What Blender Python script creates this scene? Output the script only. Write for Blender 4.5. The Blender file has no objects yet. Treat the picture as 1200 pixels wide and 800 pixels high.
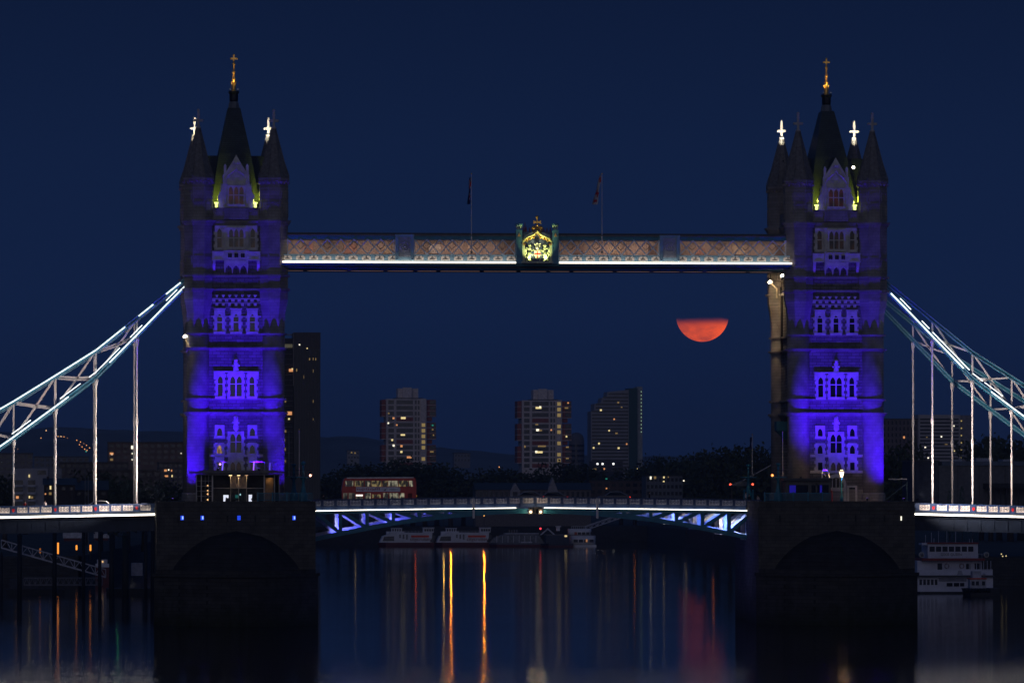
import bpy, bmesh, math, random
from math import sin, cos, tan, atan, radians, pi, sqrt, hypot
from mathutils import Vector, Matrix
random.seed(11)
SC = bpy.context.scene
COL = SC.collection

# ------------------------------------------------------------------ camera
F = 6818.0                    # focal length in photo pixels (photo 1200 x 800)
H = 19.0                      # camera height above the river
TH = atan(581.0 / F)          # yaw to the right of the bridge normal
AL = atan(168.0 / F)          # pitch up
cam_d = bpy.data.cameras.new('camera')
cam = bpy.data.objects.new('camera', cam_d); COL.objects.link(cam)
cam.location = (0, 0, H)
cam.rotation_euler = (pi / 2 + AL, 0, -TH)
cam_d.sensor_width = 36.0
cam_d.lens = 36.0 * F / 1200.0
cam_d.clip_start = 1.0
cam_d.clip_end = 120000.0
SC.camera = cam

# ------------------------------------------------------------------ sky, dusk glow, exposure
wd = bpy.data.worlds.new('World'); SC.world = wd; wd.use_nodes = True
nt = wd.node_tree; nt.nodes.clear()
out = nt.nodes.new('ShaderNodeOutputWorld'); bg = nt.nodes.new('ShaderNodeBackground')
sky = nt.nodes.new('ShaderNodeTexSky'); sky.sky_type = 'NISHITA'; sky.sun_disc = False
sky.sun_elevation = radians(-3.0); sky.sun_rotation = radians(185.0)
sky.altitude = 20; sky.air_density = 1.0; sky.dust_density = 1.5; sky.ozone_density = 3.0
tc = nt.nodes.new('ShaderNodeTexCoord'); sp = nt.nodes.new('ShaderNodeSeparateXYZ')
nt.links.new(tc.outputs['Generated'], sp.inputs[0])
rmp = nt.nodes.new('ShaderNodeValToRGB')           # dusk tint by height above the horizon
nt.links.new(sp.outputs['Z'], rmp.inputs[0])
e = rmp.color_ramp.elements
e[0].position = 0.0; e[0].color = (0.0044, 0.0128, 0.051, 1)
e[1].position = 1.0; e[1].color = (0.0110, 0.0250, 0.075, 1)
for p, c in ((0.012, (0.0050, 0.0145, 0.056, 1)), (0.030, (0.0064, 0.0178, 0.066, 1)),
             (0.058, (0.0060, 0.0160, 0.058, 1)), (0.085, (0.0046, 0.0120, 0.044, 1)), (0.25, (0.0090, 0.0220, 0.072, 1))):
    n = e.new(p); n.color = c
add = nt.nodes.new('ShaderNodeMixRGB'); add.blend_type = 'ADD'; add.inputs[0].default_value = 0.02
nt.links.new(rmp.outputs[0], add.inputs[1]); nt.links.new(sky.outputs[0], add.inputs[2])
nt.links.new(add.outputs[0], bg.inputs[0]); bg.inputs[1].default_value = 0.88
nt.links.new(bg.outputs[0], out.inputs[0])

sun_d = bpy.data.lights.new('sun', 'SUN'); sun = bpy.data.objects.new('sun', sun_d); COL.objects.link(sun)
sun_d.energy = 0.17; sun_d.color = (0.90, 0.86, 1.0); sun_d.angle = radians(40)
sun.rotation_euler = (radians(80), 0, radians(-12))     # afterglow in the west, behind the camera
SC.view_settings.view_transform = 'Standard'; SC.view_settings.look = 'None'
SC.view_settings.exposure = 0.0; SC.view_settings.gamma = 1.0
SC.cycles.use_denoising = True
SC.cycles.max_bounces = 6; SC.cycles.transparent_max_bounces = 12
SC.cycles.sample_clamp_indirect = 4.0

# ------------------------------------------------------------------ pixel -> world
R_ = Vector((cos(TH), -sin(TH), 0)); F0 = Vector((sin(TH), cos(TH), 0)); Z_ = Vector((0, 0, 1))
FW = F0 * cos(AL) + Z_ * sin(AL); UP = Z_ * cos(AL) - F0 * sin(AL)
def at(px, py, Y):
    d = FW + R_ * ((px - 600) / F) + UP * ((400 - py) / F)
    t = Y / d.y
    return Vector((d.x * t, Y, H + d.z * t))
S = 799.66 / F                # metres per photo pixel at the left tower

# ------------------------------------------------------------------ materials
MT = {}
def nodes_of(m):
    m.use_nodes = True
    return m.node_tree, m.node_tree.nodes['Principled BSDF']
def M(name, col, rough=0.6, metal=0.0, var=0.25, scale=1.5, bump=0.15, spec=0.4):
    if name in MT: return MT[name]
    m = bpy.data.materials.new(name); t, b = nodes_of(m)
    b.inputs['Roughness'].default_value = rough; b.inputs['Metallic'].default_value = metal
    b.inputs['Specular IOR Level'].default_value = spec
    tcn = t.nodes.new('ShaderNodeTexCoord'); nz = t.nodes.new('ShaderNodeTexNoise')
    nz.inputs['Scale'].default_value = scale; nz.inputs['Detail'].default_value = 6
    t.links.new(tcn.outputs['Object'], nz.inputs['Vector'])
    r = t.nodes.new('ShaderNodeValToRGB'); t.links.new(nz.outputs['Fac'], r.inputs[0])
    r.color_ramp.elements[0].position = 0.3; r.color_ramp.elements[1].position = 0.7
    r.color_ramp.elements[0].color = tuple(c * (1 - var) for c in col) + (1,)
    r.color_ramp.elements[1].color = tuple(min(1, c * (1 + var)) for c in col) + (1,)
    t.links.new(r.outputs[0], b.inputs['Base Color'])
    if bump:
        bp = t.nodes.new('ShaderNodeBump'); bp.inputs['Strength'].default_value = bump; bp.inputs['Distance'].default_value = 0.05
        t.links.new(nz.outputs['Fac'], bp.inputs['Height']); t.links.new(bp.outputs[0], b.inputs['Normal'])
    MT[name] = m
    return m
def STONE(name, c1, c2, mortar, bw=0.9, rh=0.38, rough=0.85, bump=0.6, algae=None):
    m = bpy.data.materials.new(name); t, b = nodes_of(m)
    b.inputs['Roughness'].default_value = rough
    tcn = t.nodes.new('ShaderNodeTexCoord'); s = t.nodes.new('ShaderNodeSeparateXYZ')
    t.links.new(tcn.outputs['Object'], s.inputs[0])
    ad = t.nodes.new('ShaderNodeMath'); ad.operation = 'ADD'
    t.links.new(s.outputs[0], ad.inputs[0]); t.links.new(s.outputs[1], ad.inputs[1])
    cb = t.nodes.new('ShaderNodeCombineXYZ'); t.links.new(ad.outputs[0], cb.inputs[0]); t.links.new(s.outputs[2], cb.inputs[1])
    br = t.nodes.new('ShaderNodeTexBrick'); t.links.new(cb.outputs[0], br.inputs['Vector'])
    br.inputs['Color1'].default_value = c1 + (1,); br.inputs['Color2'].default_value = c2 + (1,); br.inputs['Mortar'].default_value = mortar + (1,)
    br.inputs['Scale'].default_value = 1.0; br.inputs['Brick Width'].default_value = bw; br.inputs['Row Height'].default_value = rh
    br.inputs['Mortar Size'].default_value = 0.03; br.inputs['Bias'].default_value = 0.0
    nz = t.nodes.new('ShaderNodeTexNoise'); nz.inputs['Scale'].default_value = 0.7; nz.inputs['Detail'].default_value = 8
    t.links.new(tcn.outputs['Object'], nz.inputs['Vector'])
    mx = t.nodes.new('ShaderNodeMixRGB'); mx.blend_type = 'MULTIPLY'; mx.inputs[0].default_value = 0.75
    cr = t.nodes.new('ShaderNodeValToRGB'); cr.color_ramp.elements[0].position = 0.3; cr.color_ramp.elements[1].position = 0.68
    cr.color_ramp.elements[0].color = (0.45, 0.43, 0.42, 1); cr.color_ramp.elements[1].color = (1, 1, 1, 1)
    t.links.new(nz.outputs['Fac'], cr.inputs[0]); t.links.new(br.outputs['Color'], mx.inputs[1]); t.links.new(cr.outputs[0], mx.inputs[2])
    last = mx.outputs[0]
    if algae:                                   # green weed and wet stone below the tide line
        z0, z1 = algae
        mr = t.nodes.new('ShaderNodeMapRange'); mr.inputs[1].default_value = z1; mr.inputs[2].default_value = z0
        wob = t.nodes.new('ShaderNodeMath'); wob.operation = 'MULTIPLY_ADD'; wob.inputs[1].default_value = 3.0
        t.links.new(nz.outputs['Fac'], wob.inputs[0]); t.links.new(s.outputs[2], wob.inputs[2])
        t.links.new(wob.outputs[0], mr.inputs[0])
        m2 = t.nodes.new('ShaderNodeMixRGB'); m2.inputs[2].default_value = (0.022, 0.024, 0.008, 1)
        t.links.new(mr.outputs[0], m2.inputs[0]); t.links.new(last, m2.inputs[1]); last = m2.outputs[0]
    t.links.new(last, b.inputs['Base Color'])
    bp = t.nodes.new('ShaderNodeBump'); bp.inputs['Strength'].default_value = bump; bp.inputs['Distance'].default_value = 0.06
    iv = t.nodes.new('ShaderNodeMath'); iv.operation = 'SUBTRACT'; iv.inputs[0].default_value = 1.0
    t.links.new(br.outputs['Fac'], iv.inputs[1])
    ads = t.nodes.new('ShaderNodeMath'); ads.operation = 'ADD'; t.links.new(iv.outputs[0], ads.inputs[0]); t.links.new(nz.outputs['Fac'], ads.inputs[1])
    t.links.new(ads.outputs[0], bp.inputs['Height']); t.links.new(bp.outputs[0], b.inputs['Normal'])
    MT[name] = m
    return m
def EM(name, col, strength):
    if name in MT: return MT[name]
    m = bpy.data.materials.new(name); t, b = nodes_of(m)
    b.inputs['Base Color'].default_value = (0.03, 0.03, 0.03, 1)
    b.inputs['Emission Color'].default_value = col + (1,); b.inputs['Emission Strength'].default_value = strength
    MT[name] = m
    return m
def EMV(name, ca, cb_, strength, scale=1.0, lo=0.4, hi=0.6):
    """a lit window: the room behind it makes it uneven"""
    if name in MT: return MT[name]
    m = bpy.data.materials.new(name); t, b = nodes_of(m)
    tcn = t.nodes.new('ShaderNodeTexCoord'); nz = t.nodes.new('ShaderNodeTexNoise')
    mp = t.nodes.new('ShaderNodeMapping'); mp.inputs['Scale'].default_value = (1, 1, 0.45)
    t.links.new(tcn.outputs['Object'], mp.inputs[0]); t.links.new(mp.outputs[0], nz.inputs['Vector'])
    nz.inputs['Scale'].default_value = scale; nz.inputs['Detail'].default_value = 2
    r = t.nodes.new('ShaderNodeValToRGB'); t.links.new(nz.outputs['Fac'], r.inputs[0])
    r.color_ramp.elements[0].position = lo; r.color_ramp.elements[1].position = hi
    r.color_ramp.elements[0].color = ca + (1,); r.color_ramp.elements[1].color = cb_ + (1,)
    b.inputs['Base Color'].default_value = (0.02, 0.02, 0.02, 1); b.inputs['Roughness'].default_value = 0.2
    t.links.new(r.outputs[0], b.inputs['Emission Color']); b.inputs['Emission Strength'].default_value = strength
    MT[name] = m
    return m

granite = STONE('granite_rubble', (0.25, 0.23, 0.22), (0.15, 0.14, 0.135), (0.05, 0.047, 0.045), 1.1, 0.42)
ashlar = STONE('granite_ashlar', (0.33, 0.30, 0.29), (0.28, 0.26, 0.25), (0.22, 0.205, 0.20), 0.9, 0.42, bump=0.12)
portland = M('portland_stone', (0.56, 0.53, 0.50), 0.8, var=0.22, scale=1.3, bump=0.2)
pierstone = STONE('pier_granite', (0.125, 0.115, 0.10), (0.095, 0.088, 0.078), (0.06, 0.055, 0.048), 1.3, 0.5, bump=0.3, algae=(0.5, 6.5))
pierdark = STONE('pier_dark_granite', (0.075, 0.070, 0.062), (0.058, 0.054, 0.048), (0.034, 0.032, 0.028), 1.3, 0.5, rough=0.9, bump=0.3, algae=(1.0, 5.0))  # darker granite for the cutwater and ledge
piercap_shade = STONE('pier_cap_shaded_granite', (0.050, 0.047, 0.044), (0.040, 0.038, 0.036), (0.022, 0.021, 0.020), 1.3, 0.5, rough=0.95, bump=0.3)  # shade on the cutwater cap put into a darker granite
for m_ in (pierdark, piercap_shade, pierstone): m_.node_tree.nodes['Principled BSDF'].inputs['Specular IOR Level'].default_value = 0.12
slate = STONE('slate', (0.055, 0.065, 0.07), (0.04, 0.05, 0.055), (0.02, 0.024, 0.026), 0.5, 0.3, rough=0.5, bump=0.4)
leadroof = M('stone_roof', (0.16, 0.15, 0.145), 0.8, var=0.35, scale=2.5, bump=0.4)
gold = M('gilding', (0.85, 0.50, 0.12), 0.35, 0.85, 0.15, 6)
black = M('black_iron', (0.012, 0.012, 0.014), 0.5, 0.3)
teal = M('teal_paint', (0.020, 0.17, 0.25), 0.42, 0.0, 0.18, 1.2, 0.05)
tealpale = M('pale_blue_paint', (0.22, 0.38, 0.52), 0.45, 0.0, 0.15, 1.2, 0.05)
navy = M('navy_paint', (0.030, 0.062, 0.16), 0.45, 0.0, 0.2, 1.2, 0.05)
darkblue = M('dark_girder_paint', (0.02, 0.032, 0.06), 0.55, 0.0, 0.3, 0.8, 0.1)
white = M('white_paint', (0.72, 0.70, 0.68), 0.5, 0.0, 0.12, 1.0, 0.05)
hangm = M('hanger_paint', (0.66, 0.62, 0.60), 0.45, 0.0, 0.12, 1.0, 0.05)
grey = M('grey_metal', (0.18, 0.18, 0.19), 0.5, 0.3)
darkgrey = M('dark_metal', (0.05, 0.05, 0.055), 0.5, 0.2)
redp = M('red_paint', (0.62, 0.02, 0.015), 0.35, 0.0, 0.1)
tarmac = M('asphalt', (0.05, 0.05, 0.052), 0.9, 0, 0.3, 4, 0.3)
glass = M('dark_glass', (0.008, 0.009, 0.012), 0.08, 0.0, 0.3, 0.8, 0.0, 0.6)
panelm = M('pale_fretwork', (0.80, 0.72, 0.67), 0.6, 0.0, 0.15, 3, 0.1)
cream = M('cream_stucco', (0.62, 0.56, 0.48), 0.7)
lattice_m = M('lattice_paint', (0.46, 0.52, 0.66), 0.45, 0.0, 0.12, 1.2, 0.05)
led = EM('led_white', (1.0, 0.90, 0.76), 4.0)
ledd = EM('led_chain', (0.92, 0.98, 0.96), 2.6)

# ------------------------------------------------------------------ mesh builder
class MB:
    def __init__(s): s.v = []; s.f = []; s.mi = []; s.cur = 0; s.sm = []; s.smooth = False
    def _add(s, vs, fs):
        o = len(s.v); s.v += [tuple(p) for p in vs]
        for f in fs:
            s.f.append(tuple(i + o for i in f)); s.mi.append(s.cur); s.sm.append(s.smooth)
        return s
    def box(s, x0, x1, y0, y1, z0, z1):
        if x0 > x1: x0, x1 = x1, x0
        if y0 > y1: y0, y1 = y1, y0
        if z0 > z1: z0, z1 = z1, z0
        return s._add([(x0,y0,z0),(x1,y0,z0),(x1,y1,z0),(x0,y1,z0),(x0,y0,z1),(x1,y0,z1),(x1,y1,z1),(x0,y1,z1)],
                      [(0,3,2,1),(4,5,6,7),(0,1,5,4),(1,2,6,5),(2,3,7,6),(3,0,4,7)])
    def plate(s, poly, y0, y1):
        """polygon in (x, z), counter-clockwise seen from -y, given thickness along y"""
        a = sum(poly[i][0]*poly[(i+1)%len(poly)][1]-poly[(i+1)%len(poly)][0]*poly[i][1] for i in range(len(poly)))
        if a < 0: poly = poly[::-1]
        n = len(poly)
        vs = [(x, y0, z) for x, z in poly] + [(x, y1, z) for x, z in poly]
        fs = [tuple(range(n)), tuple(range(2*n-1, n-1, -1))]
        fs += [(i, i+n, (i+1) % n + n, (i+1) % n) for i in range(n)]
        return s._add(vs, fs)
    def side(s, poly, x0, x1):
        """polygon in (y, z) given length along x"""
        a = sum(poly[i][0]*poly[(i+1)%len(poly)][1]-poly[(i+1)%len(poly)][0]*poly[i][1] for i in range(len(poly)))
        if a < 0: poly = poly[::-1]
        n = len(poly)
        vs = [(x0, y, z) for y, z in poly] + [(x1, y, z) for y, z in poly]
        fs = [tuple(range(n-1, -1, -1)), tuple(range(n, 2*n))]
        fs += [(i, (i+1) % n, (i+1) % n + n, i+n) for i in range(n)]
        return s._add(vs, fs)
    def plan(s, poly, z0, z1, poly1=None):
        a = sum(poly[i][0]*poly[(i+1)%len(poly)][1]-poly[(i+1)%len(poly)][0]*poly[i][1] for i in range(len(poly)))
        if a < 0:
            poly = poly[::-1]
            if poly1: poly1 = poly1[::-1]
        n = len(poly); p1 = poly1 or poly
        vs = [(x, y, z0) for x, y in poly] + [(x, y, z1) for x, y in p1]
        fs = [tuple(range(n-1, -1, -1)), tuple(range(n, 2*n))]
        fs += [(i, (i+1) % n, (i+1) % n + n, i+n) for i in range(n)]
        return s._add(vs, fs)
    def lathe(s, cx, cy, prof, n=16, rot=0.0, caps=True):
        vs = []; fs = []
        for r, z in prof:
            vs += [(cx + r*cos(rot+2*pi*i/n), cy + r*sin(rot+2*pi*i/n), z) for i in range(n)]
        for k in range(len(prof)-1):
            for i in range(n):
                j = (i+1) % n
                fs.append((k*n+i, k*n+j, (k+1)*n+j, (k+1)*n+i))
        if caps:
            fs.append(tuple(range(n-1, -1, -1))); fs.append(tuple((len(prof)-1)*n+i for i in range(n)))
        return s._add(vs, fs)
    def octo(s, cx, cy, prof, caps=True):      # profile in apothem
        return s.lathe(cx, cy, [(r/cos(pi/8), z) for r, z in prof], 8, pi/8, caps)
    def bar(s, p, q, w, h=None):
        p = Vector(p); q = Vector(q); h = h or w
        d = (q-p).normalized(); a = Vector((0, 1, 0)) if abs(d.y) < 0.9 else Vector((1, 0, 0))
        u = d.cross(a).normalized(); w_ = u.cross(d).normalized()    # u in xz plane, w_ about y
        c = []
        for e in (p, q):
            for su, sw in ((-1,-1),(1,-1),(1,1),(-1,1)):
                c.append(e + u*su*h/2 + w_*sw*w/2)
        return s._add(c, [(0,1,2,3),(7,6,5,4),(0,4,5,1),(1,5,6,2),(2,6,7,3),(3,7,4,0)])
    def tube(s, p, q, r, n=8, r1=None):
        p = Vector(p); q = Vector(q); r1 = r if r1 is None else r1
        d = (q-p).normalized(); a = Vector((0, 0, 1)) if abs(d.z) < 0.9 else Vector((1, 0, 0))
        u = d.cross(a).normalized(); w_ = d.cross(u).normalized()
        vs = [p + (u*cos(2*pi*i/n)+w_*sin(2*pi*i/n))*r for i in range(n)] + [q + (u*cos(2*pi*i/n)+w_*sin(2*pi*i/n))*r1 for i in range(n)]
        fs = [(i, (i+1) % n, (i+1) % n+n, i+n) for i in range(n)] + [tuple(range(n-1,-1,-1)), tuple(range(n, 2*n))]
        return s._add(vs, fs)
    def path(s, pts, r, n=6):
        for a, b in zip(pts, pts[1:]): s.tube(a, b, r, n)
        return s
    def ball(s, c, r, n=10, k=6, sz=1.0):
        return s.lathe(c[0], c[1], [(max(1e-3, r*sin(pi*i/k)), c[2]-r*sz*cos(pi*i/k)) for i in range(k+1)], n)
    def build(s, name, mats, parent=None, loc=None):
        me = bpy.data.meshes.new(name)
        me.from_pydata(s.v, [], s.f)
        for m in (mats if isinstance(mats, (list, tuple)) else [mats]): me.materials.append(m)
        me.polygons.foreach_set('material_index', s.mi)
        me.polygons.foreach_set('use_smooth', s.sm)
        bm = bmesh.new(); bm.from_mesh(me); bmesh.ops.recalc_face_normals(bm, faces=bm.faces); bm.to_mesh(me); bm.free()
        me.update()
        o = bpy.data.objects.new(name, me); COL.objects.link(o)
        if parent: o.parent = parent
        if loc: o.location = loc
        return o
def tag(o, label=None, cat=None, group=None, kind=None):
    if label: o['label'] = label
    if cat: o['category'] = cat
    if group: o['group'] = group
    if kind: o['kind'] = kind
    return o
def thing(name, label, cat, loc=(0, 0, 0), rz=0.0, group=None):
    o = bpy.data.objects.new(name, None); COL.objects.link(o)
    o.location = loc; o.rotation_euler = (0, 0, rz); o.empty_display_size = 0.5
    return tag(o, label, cat, group)
def inst(src, parent, loc):
    """one more of the same part"""
    c = src.copy(); COL.objects.link(c); c.parent = parent; c.location = loc
    for ch in list(src.children):
        k = ch.copy(); COL.objects.link(k); k.parent = c
    return c
def dup(root, loc, rz=0.0, label=None, scale=None):
    r = root.copy(); COL.objects.link(r); r.location = loc; r.rotation_euler = (0, 0, rz)
    if scale: r.scale = scale
    if label: r['label'] = label
    for ch in list(root.children):
        c = ch.copy(); COL.objects.link(c); c.parent = r
        for g in list(ch.children):
            d = g.copy(); COL.objects.link(d); d.parent = c
    return r
def lamp(name, kind, loc, energy, col, parent=None, target=None, angle=60, blend=0.6, radius=0.15):
    d = bpy.data.lights.new(name, kind); o = bpy.data.objects.new(name, d); COL.objects.link(o)
    d.energy = energy; d.color = col; d.shadow_soft_size = radius
    if kind == 'SPOT': d.spot_size = radians(angle); d.spot_blend = blend
    o.location = loc
    if target is not None:
        o.rotation_euler = (Vector(target) - Vector(loc)).to_track_quat('-Z', 'Y').to_euler()
    if parent: o.parent = parent
    return o
def text_mesh(body, size, depth, m, name, parent, loc, align='CENTER'):
    cu = bpy.data.curves.new(name, 'FONT'); cu.body = body; cu.size = size; cu.extrude = depth; cu.align_x = align
    t = bpy.data.objects.new(name, cu); COL.objects.link(t)
    dg = bpy.context.evaluated_depsgraph_get()
    me = bpy.data.meshes.new_from_object(t.evaluated_get(dg)); bpy.data.objects.remove(t); 
    me.transform(Matrix.Rotation(pi/2, 4, 'X')); me.materials.clear(); me.materials.append(m)
    o = bpy.data.objects.new(name, me); COL.objects.link(o); o.parent = parent; o.location = loc
    return o

# ------------------------------------------------------------------ river and land
ZB = H + (568 - 587) * S            # top of the piers
def sheet(name, poly, z, mats, kind='structure'):
    b = MB(); b._add([(x, y, z) for x, y in poly], [tuple(range(len(poly)))])
    o = b.build(name, mats); tag(o, kind=kind); return o
wm = bpy.data.materials.new('river_water'); t, b = nodes_of(wm)
b.inputs['Base Color'].default_value = (0.0025, 0.004, 0.007, 1); b.inputs['Roughness'].default_value = 0.085
b.inputs['IOR'].default_value = 1.33; b.inputs['Specular IOR Level'].default_value = 0.5
tcn = t.nodes.new('ShaderNodeTexCoord')
mp = t.nodes.new('ShaderNodeMapping'); mp.inputs['Scale'].default_value = (0.14, 0.30, 1)
t.links.new(tcn.outputs['Object'], mp.inputs[0])
n1 = t.nodes.new('ShaderNodeTexNoise'); n1.inputs['Scale'].default_value = 1.0; n1.inputs['Detail'].default_value = 5; n1.inputs['Roughness'].default_value = 0.6
t.links.new(mp.outputs[0], n1.inputs['Vector'])
mp2 = t.nodes.new('ShaderNodeMapping'); mp2.inputs['Scale'].default_value = (0.006, 0.010, 1); t.links.new(tcn.outputs['Object'], mp2.inputs[0])
n2 = t.nodes.new('ShaderNodeTexNoise'); n2.inputs['Scale'].default_value = 1.0; n2.inputs['Detail'].default_value = 3; t.links.new(mp2.outputs[0], n2.inputs['Vector'])
mr = t.nodes.new('ShaderNodeMapRange'); mr.inputs[1].default_value = 0.35; mr.inputs[2].default_value = 0.65; mr.inputs[3].default_value = 0.045; mr.inputs[4].default_value = 0.080
t.links.new(n2.outputs['Fac'], mr.inputs[0]); t.links.new(mr.outputs[0], b.inputs['Roughness'])   # cat's-paws on calm water
bp = t.nodes.new('ShaderNodeBump'); bp.inputs['Distance'].default_value = 0.10
sy = t.nodes.new('ShaderNodeSeparateXYZ'); t.links.new(tcn.outputs['Object'], sy.inputs[0])
rf = t.nodes.new('ShaderNodeMapRange'); rf.interpolation_type = 'SMOOTHSTEP'; rf.inputs[1].default_value = 540; rf.inputs[2].default_value = 690; rf.inputs[3].default_value = 0.55; rf.inputs[4].default_value = 0.33
wv = t.nodes.new('ShaderNodeMath'); wv.operation = 'MULTIPLY_ADD'; wv.inputs[1].default_value = 110.0
t.links.new(n2.outputs['Fac'], wv.inputs[0]); t.links.new(sy.outputs[1], wv.inputs[2]); wv2 = t.nodes.new('ShaderNodeMath'); wv2.operation = 'SUBTRACT'; wv2.inputs[1].default_value = 55; t.links.new(wv.outputs[0], wv2.inputs[0])
t.links.new(wv2.outputs[0], rf.inputs[0]); t.links.new(rf.outputs[0], bp.inputs['Strength'])      # breeze-ruffled water nearer the camera
mp3 = t.nodes.new('ShaderNodeMapping'); mp3.inputs['Scale'].default_value = (1.6, 0.20, 1); t.links.new(tcn.outputs['Object'], mp3.inputs[0])
n3 = t.nodes.new('ShaderNodeTexNoise'); n3.inputs['Scale'].default_value = 1.0; n3.inputs['Detail'].default_value = 3; t.links.new(mp3.outputs[0], n3.inputs['Vector'])
r3 = t.nodes.new('ShaderNodeMath'); r3.operation = 'SUBTRACT'; r3.inputs[1].default_value = 0.33; r3b = t.nodes.new('ShaderNodeMath'); r3b.operation = 'MULTIPLY'; r3b.inputs[1].default_value = 2.5; t.links.new(r3.outputs[0], r3b.inputs[0]); t.links.new(rf.outputs[0], r3.inputs[0])
m3 = t.nodes.new('ShaderNodeMath'); m3.operation = 'MULTIPLY_ADD'; t.links.new(n3.outputs['Fac'], m3.inputs[0]); t.links.new(r3b.outputs[0], m3.inputs[1]); t.links.new(n1.outputs['Fac'], m3.inputs[2])
t.links.new(m3.outputs[0], bp.inputs['Height']); t.links.new(bp.outputs[0], b.inputs['Normal'])
sheet('river', [(-900, -100), (1500, -100), (1900, 2600), (-900, 2600)], 0.0, wm)

mud = M('riverbed_mud', (0.05, 0.045, 0.035), 0.9)
earth = M('bank_ground', (0.045, 0.047, 0.04), 0.95, 0, 0.4, 0.05, 0.2)
quaystone = STONE('quay_stone', (0.06, 0.058, 0.055), (0.045, 0.043, 0.04), (0.02, 0.02, 0.02), 1.4, 0.6)
sheet('ground', [(-12000, -200), (12000, -200), (12000, 11500), (-12000, 11500)], -4.0, earth)
# far bank: one plateau with a quay wall, wrapping the two near banks
def bankp(px, Y): p = at(px, 568, Y); return (p.x, Y)
LW = [bankp(-900, 1120), bankp(92, 1120), bankp(160, 1330), bankp(205, 1600), bankp(330, 1880), bankp(760, 1930), bankp(880, 1560),
      bankp(1010, 1180), bankp(1120, 1090), bankp(2000, 1060)]
poly = LW + [(9000, 3000), (11000, 11000), (-11000, 11000), (-4000, 3000)]
bb = MB(); bb.plan(poly, -5.0, 4.6)
tag(bb.build('far_bank', [earth]), kind='structure')
for (x0, y0), (x1, y1) in zip(LW, LW[1:]):
    pass
qb = MB()
for (x0, y0), (x1, y1) in zip(LW, LW[1:]):
    d = Vector((x1-x0, y1-y0, 0)).normalized(); n = Vector((d.y, -d.x, 0)) * 0.6
    qb._add([(x0, y0, -1), (x1, y1, -1), (x1, y1, 5.4), (x0, y0, 5.4), (x0+n.x, y0+n.y, -1), (x1+n.x, y1+n.y, -1), (x1+n.x, y1+n.y, 5.4), (x0+n.x, y0+n.y, 5.4)],
            [(4, 5, 6, 7), (7, 6, 2, 3), (3, 2, 1, 0)])
tag(qb.build('quay_wall', quaystone), 'long low stone quay wall along the far river bank behind the boats', 'wall')

# distant wooded hills
hm = M('hill_woodland', (0.095, 0.105, 0.10), 0.95, 0, 0.5, 0.01, 0.0)
def hills(prof, Y, depth, name):
    b = MB(); nx = 560; ny = 6; rows = []
    xs = [at(-3500 + 7600*i/nx, 568, Y).x for i in range(nx+1)]
    def hgt(px):
        for (a, ya), (c, yc) in zip(prof, prof[1:]):
            if a <= px <= c:
                u = (px-a)/(c-a); u = u*u*(3-2*u); return ya + (yc-ya)*u
        return prof[-1][1]
    vs = []
    for j in range(ny+1):
        for i in range(nx+1):
            px = max(-500, min(1699, -3500 + 7600*i/nx))
            zc = H + (568-hgt(px))*Y/F + (random.random()-0.5)*Y/F*1.6
            k = sin(pi*(j/ny))**0.8 if j else 0
            vs.append((xs[i]*(1+depth*j/ny/Y), Y + depth*(j/ny-0.5), 4.0 + (zc-4.0)*k))
    fs = [(j*(nx+1)+i, j*(nx+1)+i+1, (j+1)*(nx+1)+i+1, (j+1)*(nx+1)+i) for j in range(ny) for i in range(nx)]
    b.smooth = True; b._add(vs, fs)
    tag(b.build(name, hm), kind='structure')
hills([(-500, 512), (20, 506), (60, 500), (110, 503), (170, 505), (230, 508), (330, 512), (380, 511), (420, 516), (470, 524), (560, 532), (700, 534), (800, 533), (1000, 534), (1300, 530), (1700, 528)], 9000, 1600, 'hills')

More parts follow.
